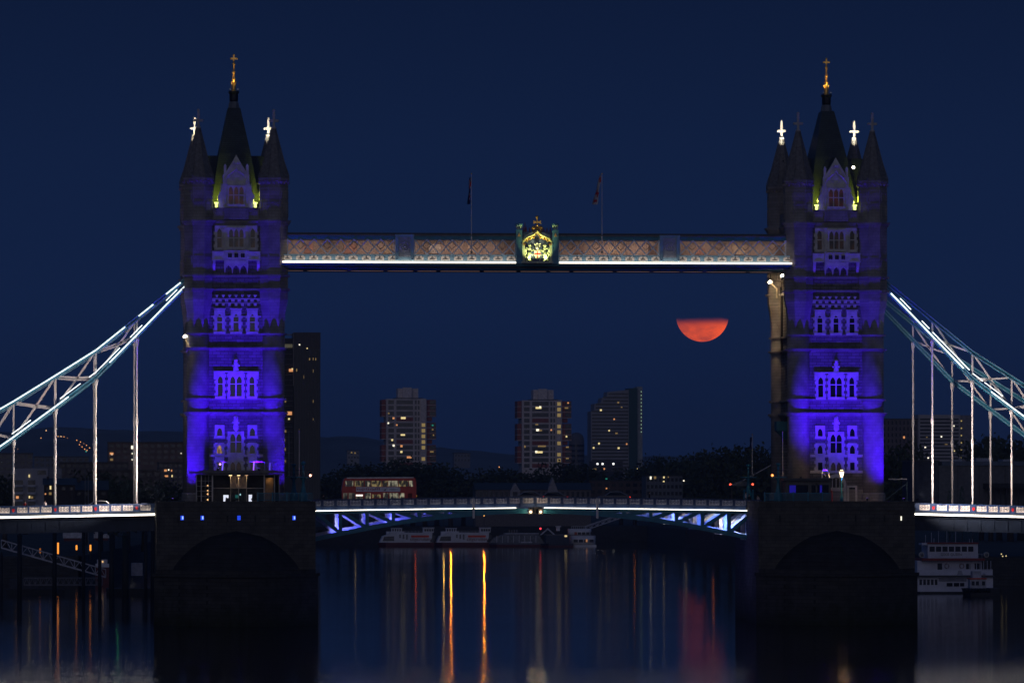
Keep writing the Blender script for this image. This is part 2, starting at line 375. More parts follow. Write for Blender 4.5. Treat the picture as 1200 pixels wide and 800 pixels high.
# ------------------------------------------------------------------ bridge piers
XL = at(276.8, 568, 800).x; XR = at(981.6, 568, 800).x
def make_pier(xc, label):
    t = thing('bridge_pier', label, 'bridge pier', (xc, 790, 0))
    hw = 93*S*0.9875
    zt = ZB; zl = H + (568-672)*S*0.985
    b = MB(); b.box(-hw, hw, 0, 14, zl, zt-1.25); b.box(-hw+2.2, hw-2.2, 14.0, 44, -3, zt-0.02)
    b.box(-hw, hw, 0.02, 13.99, -3, zl+0.01)
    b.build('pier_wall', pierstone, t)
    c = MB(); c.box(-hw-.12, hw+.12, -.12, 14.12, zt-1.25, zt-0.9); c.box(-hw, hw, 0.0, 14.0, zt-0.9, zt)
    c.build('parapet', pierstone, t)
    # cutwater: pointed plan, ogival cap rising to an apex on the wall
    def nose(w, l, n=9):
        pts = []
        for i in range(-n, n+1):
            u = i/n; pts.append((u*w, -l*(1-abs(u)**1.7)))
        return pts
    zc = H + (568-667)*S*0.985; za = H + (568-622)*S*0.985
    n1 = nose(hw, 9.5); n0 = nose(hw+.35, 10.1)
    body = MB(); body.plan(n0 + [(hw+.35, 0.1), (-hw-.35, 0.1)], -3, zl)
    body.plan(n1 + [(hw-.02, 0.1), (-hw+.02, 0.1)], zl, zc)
    body.build('cutwater', pierdark, t)
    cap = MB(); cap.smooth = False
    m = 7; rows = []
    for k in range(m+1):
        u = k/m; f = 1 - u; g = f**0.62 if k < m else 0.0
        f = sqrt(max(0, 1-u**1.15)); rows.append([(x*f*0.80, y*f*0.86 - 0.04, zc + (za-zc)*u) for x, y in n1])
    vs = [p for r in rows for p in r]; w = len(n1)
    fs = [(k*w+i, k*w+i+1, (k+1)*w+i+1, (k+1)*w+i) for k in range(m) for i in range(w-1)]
    cap._add(vs, fs); cap.build('cutwater_cap', piercap_shade, t)
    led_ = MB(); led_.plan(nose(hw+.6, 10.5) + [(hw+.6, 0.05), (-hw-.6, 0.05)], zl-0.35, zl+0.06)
    led_.build('ledge', pierdark, t)
    sl = MB()
    sl.box(-.12, .12, -0.03, 0.05, -.42, .42)
    slots = None
    for px in (-67, -10, 22, 56):
        if slots is None: slots = sl.build('drain_slot', black, t, (px*S, 0, ZB-2.35))
        else: inst(slots, t, (px*S, 0, ZB-2.35))
    return t
pier_l = make_pier(at(276.9, 568, 790).x, 'granite bridge pier with pointed cutwater under the tower beside the red bus')
pier_r = make_pier(at(980.7, 568, 790).x, 'granite bridge pier with pointed cutwater next to the moored white paddle boat')

# small lights in the pier walls
bluel = EM('blue_lamp', (0.02, 0.08, 1.0), .8); bluew = EM('blue_white_lamp', (0.35, 0.55, 1.0), 1.4); warmw = EM('warm_white_lamp', (1.0, 0.95, 0.75), 1.3)
def wall_light(px, py, w, h, mm, mm2, label, grp=None):
    t = thing('wall_light', label, 'wall light', at(px, py, 790), 0, grp)
    b = MB(); b.box(-w*S/2-.08, w*S/2+.08, -.05, .0, -h*S/2-.08, h*S/2+.08); b.build('housing', black, t)
    b = MB(); b.box(-w*S/2, w*S/2, -.10, -.05, -h*S/2, h*S/2); b.build('lamp', mm, t)
    if mm2:
        b = MB(); b.box(-w*S*.05, w*S*.33, -.12, -.10, -h*S*.3, h*S*.36); b.build('bulb', mm2, t)
for px, m2, lb in ((213.5, bluew, 'blue wall light with a white bulb, leftmost on the left pier'), (237, bluew, 'blue wall light with a white bulb, second from the left on the left pier'),
                   (280, None, 'plain deep blue wall light in the middle of the left pier'), (344.5, bluew, 'small blue wall light near the bus end of the left pier')):
    wall_light(px, 606.5, 3.8, 5.2, bluel, m2, lb, 'blue lights on the left pier wall')
wall_light(1056, 607, 1.6, 5, warmw, None, 'narrow white upright light in the right pier wall')

# ------------------------------------------------------------------ towers
def fx(d): return d*S
def fz(py): return (587-py)*S
WY = 1.6                                 # plane of the wall between the turrets
def FZR(py): return fz(py) + (fz(py)+ZB-H)*10.75/800
def spandrel(b, x0, x1, zt, y0, y1):
    w = x1-x0; xc = (x0+x1)/2
    b.plate([(x0, zt), (x0, zt-.85*w), (x0+.10*w, zt-.50*w), (x0+.28*w, zt-.20*w), (xc, zt-.02*w), (xc, zt)], y0, y1)
    b.plate([(x1, zt), (xc, zt), (xc, zt-.02*w), (x1-.28*w, zt-.20*w), (x1-.10*w, zt-.50*w), (x1, zt-.85*w)], y0, y1)
def window(t, d0, d1, yt, yb, nl=1, tr=None, wy=WY, border=2.6, pane=None, quoin=True, mull=1.1, arch=True, top=3.2, name='window', proud=0.24):
    b = MB(); x0, x1, zt, zb = fx(d0), fx(d1), fz(yt), fz(yb); bw = border*S; y0, y1 = wy-proud, wy+.05
    b.box(x0-bw, x0, y0, y1, zb-.3, zt+top*S); b.box(x1, x1+bw, y0, y1, zb-.3, zt+top*S)
    b.box(x0, x1, y0+.003, y1, zt, zt+top*S-.003)
    b.box(x0-bw-.08, x1+bw+.08, y0-.1, y1, zb-.34, zb)           # sill
    w = (x1-x0-(nl-1)*mull*S)/nl
    for i in range(nl):
        a = x0+i*(w+mull*S)
        if i: b.box(a-mull*S, a, y0+.05, y1, zb, zt)
        if arch: spandrel(b, a, a+w, zt, y0+.07, y1)
    if tr: b.box(x0, x1, y0+.06, y1, fz(tr)-.07, fz(tr)+.07)
    if quoin:
        z = zb; k = 0
        while z < zt+top*S-.5:
            if k % 2 == 0:
                b.box(x0-bw-.17, x0-bw, y0+.03, y1, z, z+.44); b.box(x1+bw, x1+bw+.17, y0+.03, y1, z, z+.44)
            z += .44; k += 1
    f = b.build(name, portland, t)
    p = MB(); p.box(x0-.02, x1+.02, wy-.07, wy+.02, zb-.02, zt+.02); p.build('pane', pane or glass, f)
    return f
def ring(t, ylo, yhi, proj, oct_, name='string_course', mat=None, steps=1):
    b = MB(); z0, z1 = fz(ylo), fz(yhi)
    for k in range(steps):
        p = proj*(k+1)/steps; za = z0+(z1-z0)*k/steps; zb = z0+(z1-z0)*(k+1)/steps
        b.box(-3.9, 3.9, WY-p, WY+.1, za+.004, zb-.004); b.box(-3.9, 3.9, 19.8, 19.9+p, za+.004, zb-.004)
        for sx in (-1, 1): b.box(sx*5.5, sx*(5.55+p), 3, 18.5, za+.007, zb-.007)
        for sx in (-1, 1):
            for cy in (1.95, 19.55):
                if oct_: b.octo(sx*5.2, cy, [(1.93+p, za), (1.93+p, zb)])
                else: b.lathe(sx*5.2, cy, [(1.54+p, za), (1.54+p, zb)], 28)
    return b.build(name, mat or ashlar, t)
def cross(mb, z0, z1, arm, aw, w):
    mb.box(-w/2, w/2, -w/2, w/2, z0, z1)
    mb.box(-aw, aw, -w*.45, w*.45, arm-w*.55, arm+w*.55)
    for sx in (-1, 1): mb.ball((sx*aw, 0, arm), w*.62, 6, 4)
    mb.ball((0, 0, z1), w*.7, 6, 4)

redpane = EMV('dim_red_room', (0.020, 0.003, 0.003), (0.10, 0.016, 0.010), 0.22, 1.5)
dimpane = EMV('dim_brown_room', (0.006, 0.004, 0.004), (0.06, 0.025, 0.012), 0.16, 1.2)
litpane = EMV('lit_amber_room', (0.10, 0.05, 0.02), (0.9, 0.5, 0.2), 0.45, 2.0)

def make_tower(label):
    t = thing('bridge_tower', label, 'bridge tower', (XL, 800, ZB), 0, 'twin gothic bridge towers')
    zt = fz(257)
    # body with the roadway arch running through along x
    b = MB(); b.box(-5.55, 5.55, WY, 4.6, 0, zt); b.box(-5.55, 5.55, 16.9, 19.9, 0, zt)
    ar = [(4.6, zt), (4.6, 8.0)] + [(10.75-6.15*cos(pi*i/12)*1.0, 8.0+4.4*sin(pi*i/12)) for i in range(13)] + [(16.9, zt)]
    b.side(ar, -5.55, 5.55)
    b.build('wall', granite, t)
    # corner turrets
    tur = None
    for sx in (-1, 1):
        for cy in (1.95, 19.55):
            if tur is None:
                b = MB(); b.smooth = True; b.lathe(0, 0, [(1.54, 0), (1.54, fz(352))], 32); b.smooth = False
                b.lathe(0, 0, [(1.75, 0), (1.75, fz(579)), (1.62, fz(577))], 32)
                b.octo(0, 0, [(1.38, fz(388)), (1.60, fz(366)), (1.93, fz(350)), (1.93, fz(207))])
                b.octo(0, 0, [(1.99, fz(220.5)), (1.99, fz(219))]); b.octo(0, 0, [(2.0, fz(212)), (2.12, fz(210)), (2.12, fz(207.5))])
                for k in range(8):
                    a = pi/4*k; dx, dy = cos(a), sin(a); tx, ty = -dy, dx
                    for w in (-.62, 0.0, .62):                                  # corbels below the eaves
                        p = Vector((dx*2.03+tx*w, dy*2.03+ty*w, 0)); b.tube(p+Vector((0, 0, fz(215))), p+Vector((0, 0, fz(212))), .10, 6, .2)
                    for (z0_, z1_) in ((fz(254), fz(236)), (fz(233), fz(223)), (fz(318), fz(300))):   # blind panels
                        for w in (-.55, .55):
                            p = Vector((dx*1.95+tx*w, dy*1.95+ty*w, 0)); b.bar(p+Vector((0, 0, z0_)), p+Vector((0, 0, z1_)), .10, .10)
                        q0 = Vector((dx*1.95-tx*.55, dy*1.95-ty*.55, z1_)); q1 = Vector((dx*1.95+tx*.55, dy*1.95+ty*.55, z1_)); b.bar(q0, q1, .1, .1)
                tur = b.build('turret', ashlar, t, (sx*5.2, cy, 0))
                c = MB(); c.octo(0, 0, [(2.14, fz(207.3)), (1.93, fz(204)), (1.42, fz(188)), (.92, fz(171)), (.50, fz(157)), (.27, fz(149))])
                for k in range(8):
                    a = pi/8+pi/4*k
                    c.path([(cos(a)*r/cos(pi/8), sin(a)*r/cos(pi/8), z) for r, z in ((2.12, fz(206)), (1.42, fz(188)), (.92, fz(171)), (.50, fz(157)), (.27, fz(149)))], .055, 4)
                c.build('turret_roof', leadroof, tur)
                c = MB(); c.lathe(0, 0, [(.27, fz(150)), (.36, fz(148.5)), (.36, fz(147.5)), (.2, fz(147))], 8)
                cross(c, fz(147.5), fz(128), fz(140), .54, .31); c.box(-.2, .2, -.1, .1, fz(134), fz(132.5))
                c.build('cross_finial', M('pale_cross_stone', (0.42, 0.40, 0.38), 0.7), tur)
            else:
                inst(tur, t, (sx*5.2, cy, 0))
    # string courses and cornices
    ring(t, 263.5, 257.5, .42, True, 'cornice', steps=3)
    ring(t, 324, 321.5, .28, True); ring(t, 340.5, 337.5, .30, True)
    ring(t, 392, 390, .30, False); ring(t, 410, 406.8, .42, False, steps=2)
    ring(t, 469, 466.3, .30, False); ring(t, 487, 482.4, .46, False, steps=2)
    b = MB(); b.box(-3.9, 3.9, WY-.22, WY+.1, 0, fz(576)); b.box(-3.9, 3.9, WY-.12, WY+.1, fz(576)+.003, fz(573)); b.build('plinth', ashlar, t)
    # parapet wall between the upper turrets
    b = MB(); b.box(-3.6, 3.6, 1.35, 2.1, fz(257)+.01, fz(242)); b.box(-3.6, 3.6, 19.4, 20.1, fz(257)+.01, fz(242))
    for sx in (-1, 1): b.box(sx*5.0, sx*5.75, 3.5, 18, fz(257)+.01, fz(242))
    b.build('parapet', ashlar, t)
    def fzr(py): return fz(py) + (fz(py)+ZB-H)*10.75/800      # the roof stands 10.75 m behind the front
    # roofs
    b = MB(); cy = 10.75
    def fr(hx0, hy0, z0, hx1, hy1, z1):
        b._add([(-hx0, cy-hy0, z0), (hx0, cy-hy0, z0), (hx0, cy+hy0, z0), (-hx0, cy+hy0, z0), (-hx1, cy-hy1, z1), (hx1, cy-hy1, z1), (hx1, cy+hy1, z1), (-hx1, cy+hy1, z1)],
               [(0, 1, 5, 4), (1, 2, 6, 5), (2, 3, 7, 6), (3, 0, 4, 7), (4, 5, 6, 7), (3, 2, 1, 0)])
    fr(3.55, 7.6, fzr(250), 2.2, 4.6, fzr(182)); fr(2.2, 4.6, fzr(182), .86, 1.7, fzr(127))
    b.side([(cy-3.0, fzr(245)), (cy+3.0, fzr(245)), (cy, fzr(182.3))], -5.1, 5.1)
    b.plate([(-2.3, fzr(235)), (2.3, fzr(235)), (0, fzr(184))], 1.95, 19.6)
    rf = b.build('roof', slate, t)
    b = MB(); b.octo(0, cy, [(.80, fzr(127)), (.62, fzr(119))]); b.build('lantern', M('lead_grey', (.13, .14, .15), .6), rf)
    b = MB(); b.octo(0, cy, [(.52, fzr(119)), (.60, fzr(117)), (.60, fzr(110)), (.75, fzr(108.5)), (.72, fzr(107))])
    for k in range(8): b.tube((cos(k*pi/4)*.66, cy+sin(k*pi/4)*.66, fzr(107.5)), (cos(k*pi/4)*.66, cy+sin(k*pi/4)*.66, fzr(105)), .06, 5, .02)
    b.build('crown_cap', black, rf)
    b = MB(); b.smooth = True
    b.lathe(0, cy, [(.46, fzr(107)), (.34, fzr(105.5)), (.27, fzr(103)), (.36, fzr(101)), (.24, fzr(99)), (.19, fzr(94)), (.33, fzr(92.5)), (.17, fzr(91)), (.15, fzr(85)), (.26, fzr(84)), (.13, fzr(83)), (.11, fzr(76)), (.25, fzr(74.5)), (.12, fzr(73)), (.08, fzr(70.5))], 10)
    b.smooth = False
    for k in range(4): a = pi/4+k*pi/2; b.tube((cos(a)*.2, cy+sin(a)*.2, fzr(103)), (cos(a)*.42, cy+sin(a)*.42, fzr(96)), .06, 5); b.ball((cos(a)*.42, cy+sin(a)*.42, fzr(96)), .11, 6, 4)
    b2 = MB(); cross(b2, fzr(71), fzr(64), fzr(68.3), .42, .21); b._add([(x, y+cy, z) for x, y, z in b2.v], b2.f)
    b.build('gilded_finial', gold, t)
    # front gable
    g = [(-21, 243), (-21.5, 229), (-18, 223), (-17, 218), (-15.5, 214), (-15.5, 204), (-14.5, 203), (-14.5, 193.5), (-13, 191), (-11.5, 193.5), (-11.5, 200), (-3, 186), (0, 180.5)]
    gp = [(fx(d), fz(y)) for d, y in g] + [(fx(-d), fz(y)) for d, y in g[::-1][1:]]
    b = MB(); b.plate(gp, 1.25, 1.95)
    og = [(-13, 214), (-12.5, 209), (-10, 205), (-6, 201.8), (-2.5, 199.3), (0, 195.5), (2.5, 199.3), (6, 201.8), (10, 205), (12.5, 209), (13, 214)]
    b.path([(fx(d), 1.2, fz(y)) for d, y in og], .16, 6)
    for sx in (-1, 1):
        b.bar((sx*fx(13), 1.2, fz(240)), (sx*fx(13), 1.2, fz(213)), .2, .3); b.bar((sx*fx(12.5), 1.2, fz(205)), (0, 1.2, fz(185)), .2, .18)
        b.tube((sx*fx(17.5), 1.4, fz(222)), (sx*fx(17.5), 1.4, fz(214)), .22, 6, .03)
        b.bar((sx*fx(6.5), 1.2, fz(211)), (sx*fx(2), 1.2, fz(205)), .12, .12); b.bar((sx*fx(6.5), 1.2, fz(206)), (sx*fx(2), 1.2, fz(211)), .12, .12)
    b.lathe(0, 1.15, [(.28, fz(192)), (.32, fz(190)), (.25, fz(188))], 8)
    b.box(-fx(15), fx(15), 1.05, 1.25, fz(242.5), fz(240.5)); b.box(-fx(12.5), fx(12.5), 1.08, 1.25, fz(216), fz(214.6))
    gb = b.build('gable', portland, t)
    window(t, -8.6, 8.6, 218, 238.5, 3, 228, 1.25, 1.6, redpane, False, 1.2, top=1.5, name='gable_window')
    b = MB(); b.box(fx(-14.5), fx(14.5), .95, 1.35, fz(256.5), fz(243)); b.box(fx(-12), fx(-11), .88, .95, fz(256), fz(243)); b.box(fx(11), fx(12), .88, .95, fz(256), fz(243)); b.build('gable_pedestal', ashlar, t)
    # fourth storey: oriel with balcony
    b = MB(); b.box(fx(-14.5), fx(14.5), .95, WY+.1, fz(293), fz(264.5)); b.box(fx(-15.3), fx(15.3), .85, .95, fz(266.5), fz(264)); orl = b.build('oriel', portland, t)
    window(t, -8.5, 8.5, 268, 289, 3, 278.5, .95, 2.2, dimpane, False, 1.3, top=1.5)
    for d in (-19.5, 19.5): window(t, d-2.6, d+2.6, 267, 289.5, 1, 278, WY, 2.8, dimpane, True)
    b = MB(); b.box(fx(-28), fx(28), .75, WY+.1, fz(304), fz(293.8)); b.box(fx(-14.5), fx(14.5), .35, .75, fz(304), fz(293.8)); b.box(fx(-15), fx(15), .25, .80, fz(294.6), fz(293.2)); b.box(fx(-28.6), fx(28.6), .62, .80, fz(295.2), fz(294.0)); b.box(fx(-28.6), fx(28.6), .62, .8, fz(305), fz(303.6))
    for d in (-27, -15.5, 15.5, 27): b.box(fx(d-1.2), fx(d+1.2), .66, .75, fz(303.5), fz(295))
    b.cur = 1
    for d in (-7.5, 0, 7.5):
        for k in range(4): a = pi/4+k*pi/2; b.ball((fx(d)+cos(a)*.19, .34, fz(299)+sin(a)*.19), .16, 6, 4)
    bal = b.build('balcony', [portland, black], t)
    b = MB(); b.box(fx(-14), fx(14), .6, WY+.05, fz(309), fz(305))
    for i, d in enumerate((-13.2, -4.4, 4.4, 13.2)):
        b.plate([(fx(d-1.2), fz(309)), (fx(d+1.2), fz(309)), (fx(d+.5), fz(318)), (fx(d), fz(320.5)), (fx(d-.5), fz(318))], .75, WY)
    for d in (-8.8, 0, 8.8):
        w = 3.6; b.plate([(fx(d-w), fz(309)), (fx(d-w), fz(316)), (fx(d-w+.6), fz(313)), (fx(d), fz(310.5)), (fx(d+w-.6), fz(313)), (fx(d+w), fz(316)), (fx(d+w), fz(309))], .85, WY)
    for d in (-26, 26): b.side([(WY, fz(305)), (.75, fz(305)), (.85, fz(309)), (1.3, fz(314)), (WY, fz(317))], fx(d-1.6), fx(d+1.6))
    b.build('balcony_corbel', portland, t)
    # third storey: corbel table and three windows
    b = MB()
    for i in range(7):
        d = -22.5+i*7.5; b.plate([(fx(d-2), fz(345)), (fx(d+2), fz(345)), (fx(d+.6), fz(348)), (fx(d-.6), fz(348))], WY-.5, WY)
    for i in range(8): d = -26.2+i*7.5; b.box(fx(d-1.9), fx(d+1.9), WY-.38, WY, fz(353.2), fz(350.4))
    for i in range(7): d = -22.5+i*7.5; b.box(fx(d-1.6), fx(d+1.6), WY-.26, WY, fz(358), fz(355.2))
    b.box(fx(-29), fx(29), WY-.46, WY, fz(350.2), fz(349.2)); b.box(fx(-29), fx(29), WY-.3, WY, fz(355), fz(354.2)); b.build('corbel_table', portland, t)
    for d in (-19.2, 0, 19.2): window(t, d-2.9, d+2.9, 367.5, 388, 1, 377, WY, 3.4, glass, True, top=5)
    b = MB(); b.box(fx(-29), fx(29), WY-.12, WY, fz(371), fz(369.7))
    for d in (-19.2, 0, 19.2): b.box(fx(d-7), fx(d+7), WY-.42, WY, fz(362.2), fz(360.8))
    b.build('hood_mould', portland, t)
    # second storey
    for d0, d1, n in ((-21.2, -15.6, 1), (-6.8, 6.8, 2), (16.0, 21.6, 1)): window(t, d0, d1, 440.5, 464, n, 449.5, WY, 2.5, glass, True, 1.6, top=4.2)
    b = MB(); b.box(fx(-26), fx(26.5), WY-.45, WY, fz(436.3), fz(434.6)); b.box(fx(-26), fx(-23), WY-.45, WY, fz(444), fz(436)); b.box(fx(23.5), fx(26.5), WY-.45, WY, fz(444), fz(436)); b.build('hood_mould', portland, t)
    def crest(y0, nm):
        b = MB(); b.plate([(fx(-3), fz(y0)), (fx(3), fz(y0)), (fx(1.5), fz(y0+5)), (fx(3), fz(y0+7)), (fx(3.2), fz(y0+11)), (0, fz(y0+15)), (fx(-3.2), fz(y0+11)), (fx(-3), fz(y0+7)), (fx(-1.5), fz(y0+5))], WY-.38, WY)
        b.ball((0, WY-.3, fz(y0-2)), .3, 8, 5); b.tube((0, WY-.3, fz(y0)), (0, WY-.3, fz(y0-5)), .15, 6, .03)
        for s_ in (-1, 1): b.ball((s_*fx(3.2), WY-.25, fz(y0+4)), .2, 6, 4)
        b.build(nm, portland, t)
    crest(424, 'carved_crest'); crest(491, 'carved_crest')
    # first storey
    for d in (-19, 19.4): window(t, d-2.9, d+2.9, 501, 510.5, 1, None, WY, 2.8, glass, False, top=3.4)
    window(t, -6.6, 6.6, 508, 530, 2, 517.5, WY, 3.0, glass, True, 1.3, top=3)
    window(t, -22, -16.2, 521, 531, 1, None, WY, 2.6, litpane, True, top=2.5); window(t, 16.5, 22.3, 521, 531, 1, None, WY, 2.6, glass, True, top=2.5)
    for d in (-19, 19.4): window(t, d-2.7, d+2.7, 541.5, 550.5, 1, None, WY, 2.6, glass, True, top=7, arch=False)
    window(t, -6.2, 6.2, 541, 551, 2, None, WY, 2.8, dimpane, True, 1.3, top=8)
    b = MB(); b.box(fx(-31), fx(32), WY-.18, WY, fz(535), fz(532)); b.box(fx(-31), fx(32), WY-.2, WY, fz(554), fz(551)); b.build('band_course', portland, t)
    # arched doorway and side door at the foot
    b = MB(); ys = [(-12, 587), (-12, 568), (-11, 562.5), (-8, 558), (-4, 555.5), (0, 554.8), (4, 555.5), (8, 558), (11, 562.5), (12, 568), (12, 587)]
    inn = [(9, 587), (9, 569), (8, 564.5), (5, 560.5), (0, 559), (-5, 560.5), (-8, 564.5), (-9, 569), (-9, 587)]
    b.plate([(fx(d), fz(y)) for d, y in ys+inn], WY-.35, WY); b.box(fx(-9), fx(9), WY-.2, WY, fz(575), fz(571))
    for d in (-4.5, 0, 4.5): b.box(fx(d-.5), fx(d+.5), WY-.15, WY, fz(571), fz(560))
    dr = b.build('portal', portland, t); b = MB(); b.box(fx(-9), fx(9), WY-.06, WY+.02, fz(587), fz(559)); b.build('door', M('dark_wood', (.03, .02, .015), .5), dr)
    b = MB(); b.box(fx(13), fx(15.2), WY-.3, WY, fz(587), fz(571)); b.box(fx(22.8), fx(25), WY-.3, WY, fz(587), fz(571)); b.box(fx(13), fx(25), WY-.32, WY, fz(571), fz(568.6))
    dr = b.build('doorway', portland, t); b = MB(); b.box(fx(15.2), fx(22.8), WY-.06, WY+.02, fz(587), fz(571)); b.build('door', glass, dr)
    # rainwater pipes on the flanks
    for sx in (-1, 1):
        b = MB(); b.path([(sx*5.75, 15.5, fz(410)), (sx*5.75, 15.5, fz(340)), (sx*5.9, 15.2, fz(330))], .16, 8); b.build('downpipe', black, t)
    return t
tower_l = make_tower('left gothic bridge tower with blue floodlights above the glass entrance canopy')
tower_r = dup(tower_l, (XR, 800, ZB), 0, 'right gothic bridge tower with blue floodlights rising behind the lit street lamp')
for ch in tower_r.children:                               # no amber window in this tower
    for g_ in ch.children:
        if g_.type == 'MESH' and g_.data.materials and g_.data.materials[0] == litpane: g_.data = g_.data.copy(); g_.data.materials[0] = glass
b = MB(); b.box(-7.3, -5.6, 9.3, 11.6, fz(503), fz(492)); b._add([(-7.3, 9.3, fz(503)), (-5.6, 9.3, fz(503)), (-5.6, 11.6, fz(503)), (-7.3, 11.6, fz(503)), (-6.1, 10, fz(513)), (-5.6, 10, fz(513)), (-5.6, 11, fz(513)), (-6.1, 11, fz(513))], [(0, 1, 5, 4), (1, 2, 6, 5), (2, 3, 7, 6), (3, 0, 4, 7), (4, 5, 6, 7)])
b.build('bracket_box', M('bracket_teal', (.03, .16, .20), .5), tower_r)

# floodlights of the towers
VIO = (0.046, 0.0, 1.0)
glow_v = EM('violet_lamp', (0.25, 0.12, 1.0), 3.0)
def floodlight(xw, yw, zw, target, energy, col, angle, label, grp, blend=.7, glow=None, r=.2, name='floodlight', size=.22):
    t = thing(name, label, 'floodlight', (xw, yw, zw), 0, grp)
    d = (Vector(target)-Vector((xw, yw, zw))).normalized()
    b = MB(); b.box(-size, size, -size*.5, size*.5, -size*.7, -size*.55); b.tube((0, 0, -size*.6), Vector((0, 0, 0))-d*size*.2, size*.2, 6); b.build('bracket', black, t)
    b = MB(); b.tube(-d*size*.6, d*size*.6, size*.7, 10, size*.8); b.build('housing', black, t)
    b = MB(); b.tube(d*size*.6, d*(size*.6+.02), size*.7, 10); b.build('lamp', glow or glow_v, t)
    lamp('beam', 'SPOT', d*(size*.6+.06), energy, col, t, Vector((0, 0, 0))+d*10, angle, blend, r)
    return t
GT = {'left': 'violet floodlights on the left pier', 'right': 'violet floodlights on the right pier'}
for side, xc in (('left', XL), ('right', XR)):
    k = 1.0 if side == 'left' else 0.9; lf = side == 'left'
    for dx, tx, tz, en, an, nm in ((-8.0, -5.2, 9, 16500*k*(1.2 if lf else .8), 76, 'first'), (-2.8, -1.6, 25, 25000*k, 104, 'second'), (2.8, 1.6, 25, 25000*k, 104, 'third'), (8.0, 5.2, 9, 16500*k*(.9 if lf else 1.3), 76, 'fourth')):
        if abs(dx) > 5: dx *= 1.11; en *= .42
        up = lf and abs(dx) < 5; cb = (not lf) and nm == 'second'
        floodlight(xc+dx, 792.3 if up else 793.1 if cb else 797.0 if abs(dx) > 5 else 790.9, ZB+(4.35 if up else 3.5 if cb else .25), (xc+tx, 801.2, ZB+tz), en, VIO, an,
                   'small black violet floodlight, %s from the left %s' % (nm, 'at the left tower foot' if lf else 'along the right pier edge'), GT[side], 1.0)
# yellow-green gutter lamps on the roof slopes beside the front gables
YG = (0.75, 0.85, 0.06); glow_y = EM('yellow_green_lamp', (0.85, 1.0, 0.25), 2.2)
for side, xc in (('left', XL), ('right', XR)):
    for d, w in ((-23.4, 'left'), (22.6, 'right')):
        t = thing('roof_lamp', 'yellow green roof lamp on the %s of the gable of the %s tower' % (w, side), 'lamp', (xc+d*S, 801.2, ZB+fz(242.5)), 0, 'yellow green lamps beside the tower gables')
        b = MB(); b.box(-.16, .16, -.1, .1, 0, .55); b.box(-.28, .28, -.12, .12, .55, .72); b.build('lamp', glow_y, t)
        b = MB(); b.box(-.34, .34, -.2, .2, -.16, 0); b.build('tray', black, t)
        lamp('beam', 'SPOT', (0, -.1, .9), 1300, YG, t, (0, 2.6, 2.4), 76, .8, .12)
# white spots on the crosses of the rear turrets, warm spots on the gilded finials
for side, xc in (('left', XL), ('right', XR)):
    for sx, w in ((-1, 'left'), (1, 'right')):
        z = ZB+fz(178)
        floodlight(xc+sx*5.2-.3, 815.4, z, (xc+sx*5.2, 819.55, ZB+fz(141)), 6500 if side == 'left' else 7500, (1, .93, .70), 26, 'small white spotlight aimed at the rear %s turret cross of the %s tower' % (w, side), 'spotlights on the rear turret crosses', .5, warmw, .1, 'spotlight', .14)
    for sx, w in ((-1, 'left'), (1, 'right')):
        floodlight(xc+sx*.55, 809.8, ZB+FZR(105.5), (xc, 810.75, ZB+FZR(84)), 900 if sx < 0 else 260, (1, .72, .35), 40, 'tiny warm spotlight under the gilded finial, %s one on the %s tower' % (w, side), 'spotlights under the gilded finials', .5, warmw, .08, 'spotlight', .10)
# warm bracket lamps on the inner and outer flanks
bl = EM('bracket_lamp', (1.0, .92, .75), 7.0)
def bracket_lamp(xw, yw, zw, arm, en, tgt, label, ang=80, col=(1, .72, .38)):
    t = thing('bracket_lamp', label, 'wall lamp', (xw, yw, zw))
    b = MB(); b.tube((0, 0, 0), (arm, 0, .9), .10, 6); b.box(-.12, .12, -.12, .12, -1.3, .1); b.build('bracket', M('lit_bracket', (.5, .42, .32), .5), t)
    b = MB(); b.tube((arm-.26, 0, .85), (arm+.26, 0, 1.0), .15, 8); b.ball((arm, 0, 1.0), .2, 8, 6); b.build('lamp', bl, t)
    lamp('beam', 'SPOT', (arm*1.25, -.2, .6), en, col, t, tgt, ang, .8, .2)
bracket_lamp(XL-6.75, 801.6, ZB+fz(402), -.25, 60, (.6, .1, -3.0), 'bright white bracket lamp on the outer flank of the left tower')
bracket_lamp(XR-6.85, 812.0, ZB+fz(333), -1.0, 1500, (1.6, 6.2, -4.0), 'bright white bracket lamp on the inner flank of the right tower under the walkway', 120)
bracket_lamp(XR-6.85, 803.6, ZB+fz(328), -.35, 60, (0, 1, -3), 'round white bracket lamp close to the right tower front turret under the walkway')
b = MB(); b.ball((0, 0, 0), .22, 8, 6); o = b.build('roof_beacon', bl, None, (XR+27.4*S, 806.5, ZB+fz(189.5))); tag(o, 'small round white beacon on the right tower roof', 'lamp')

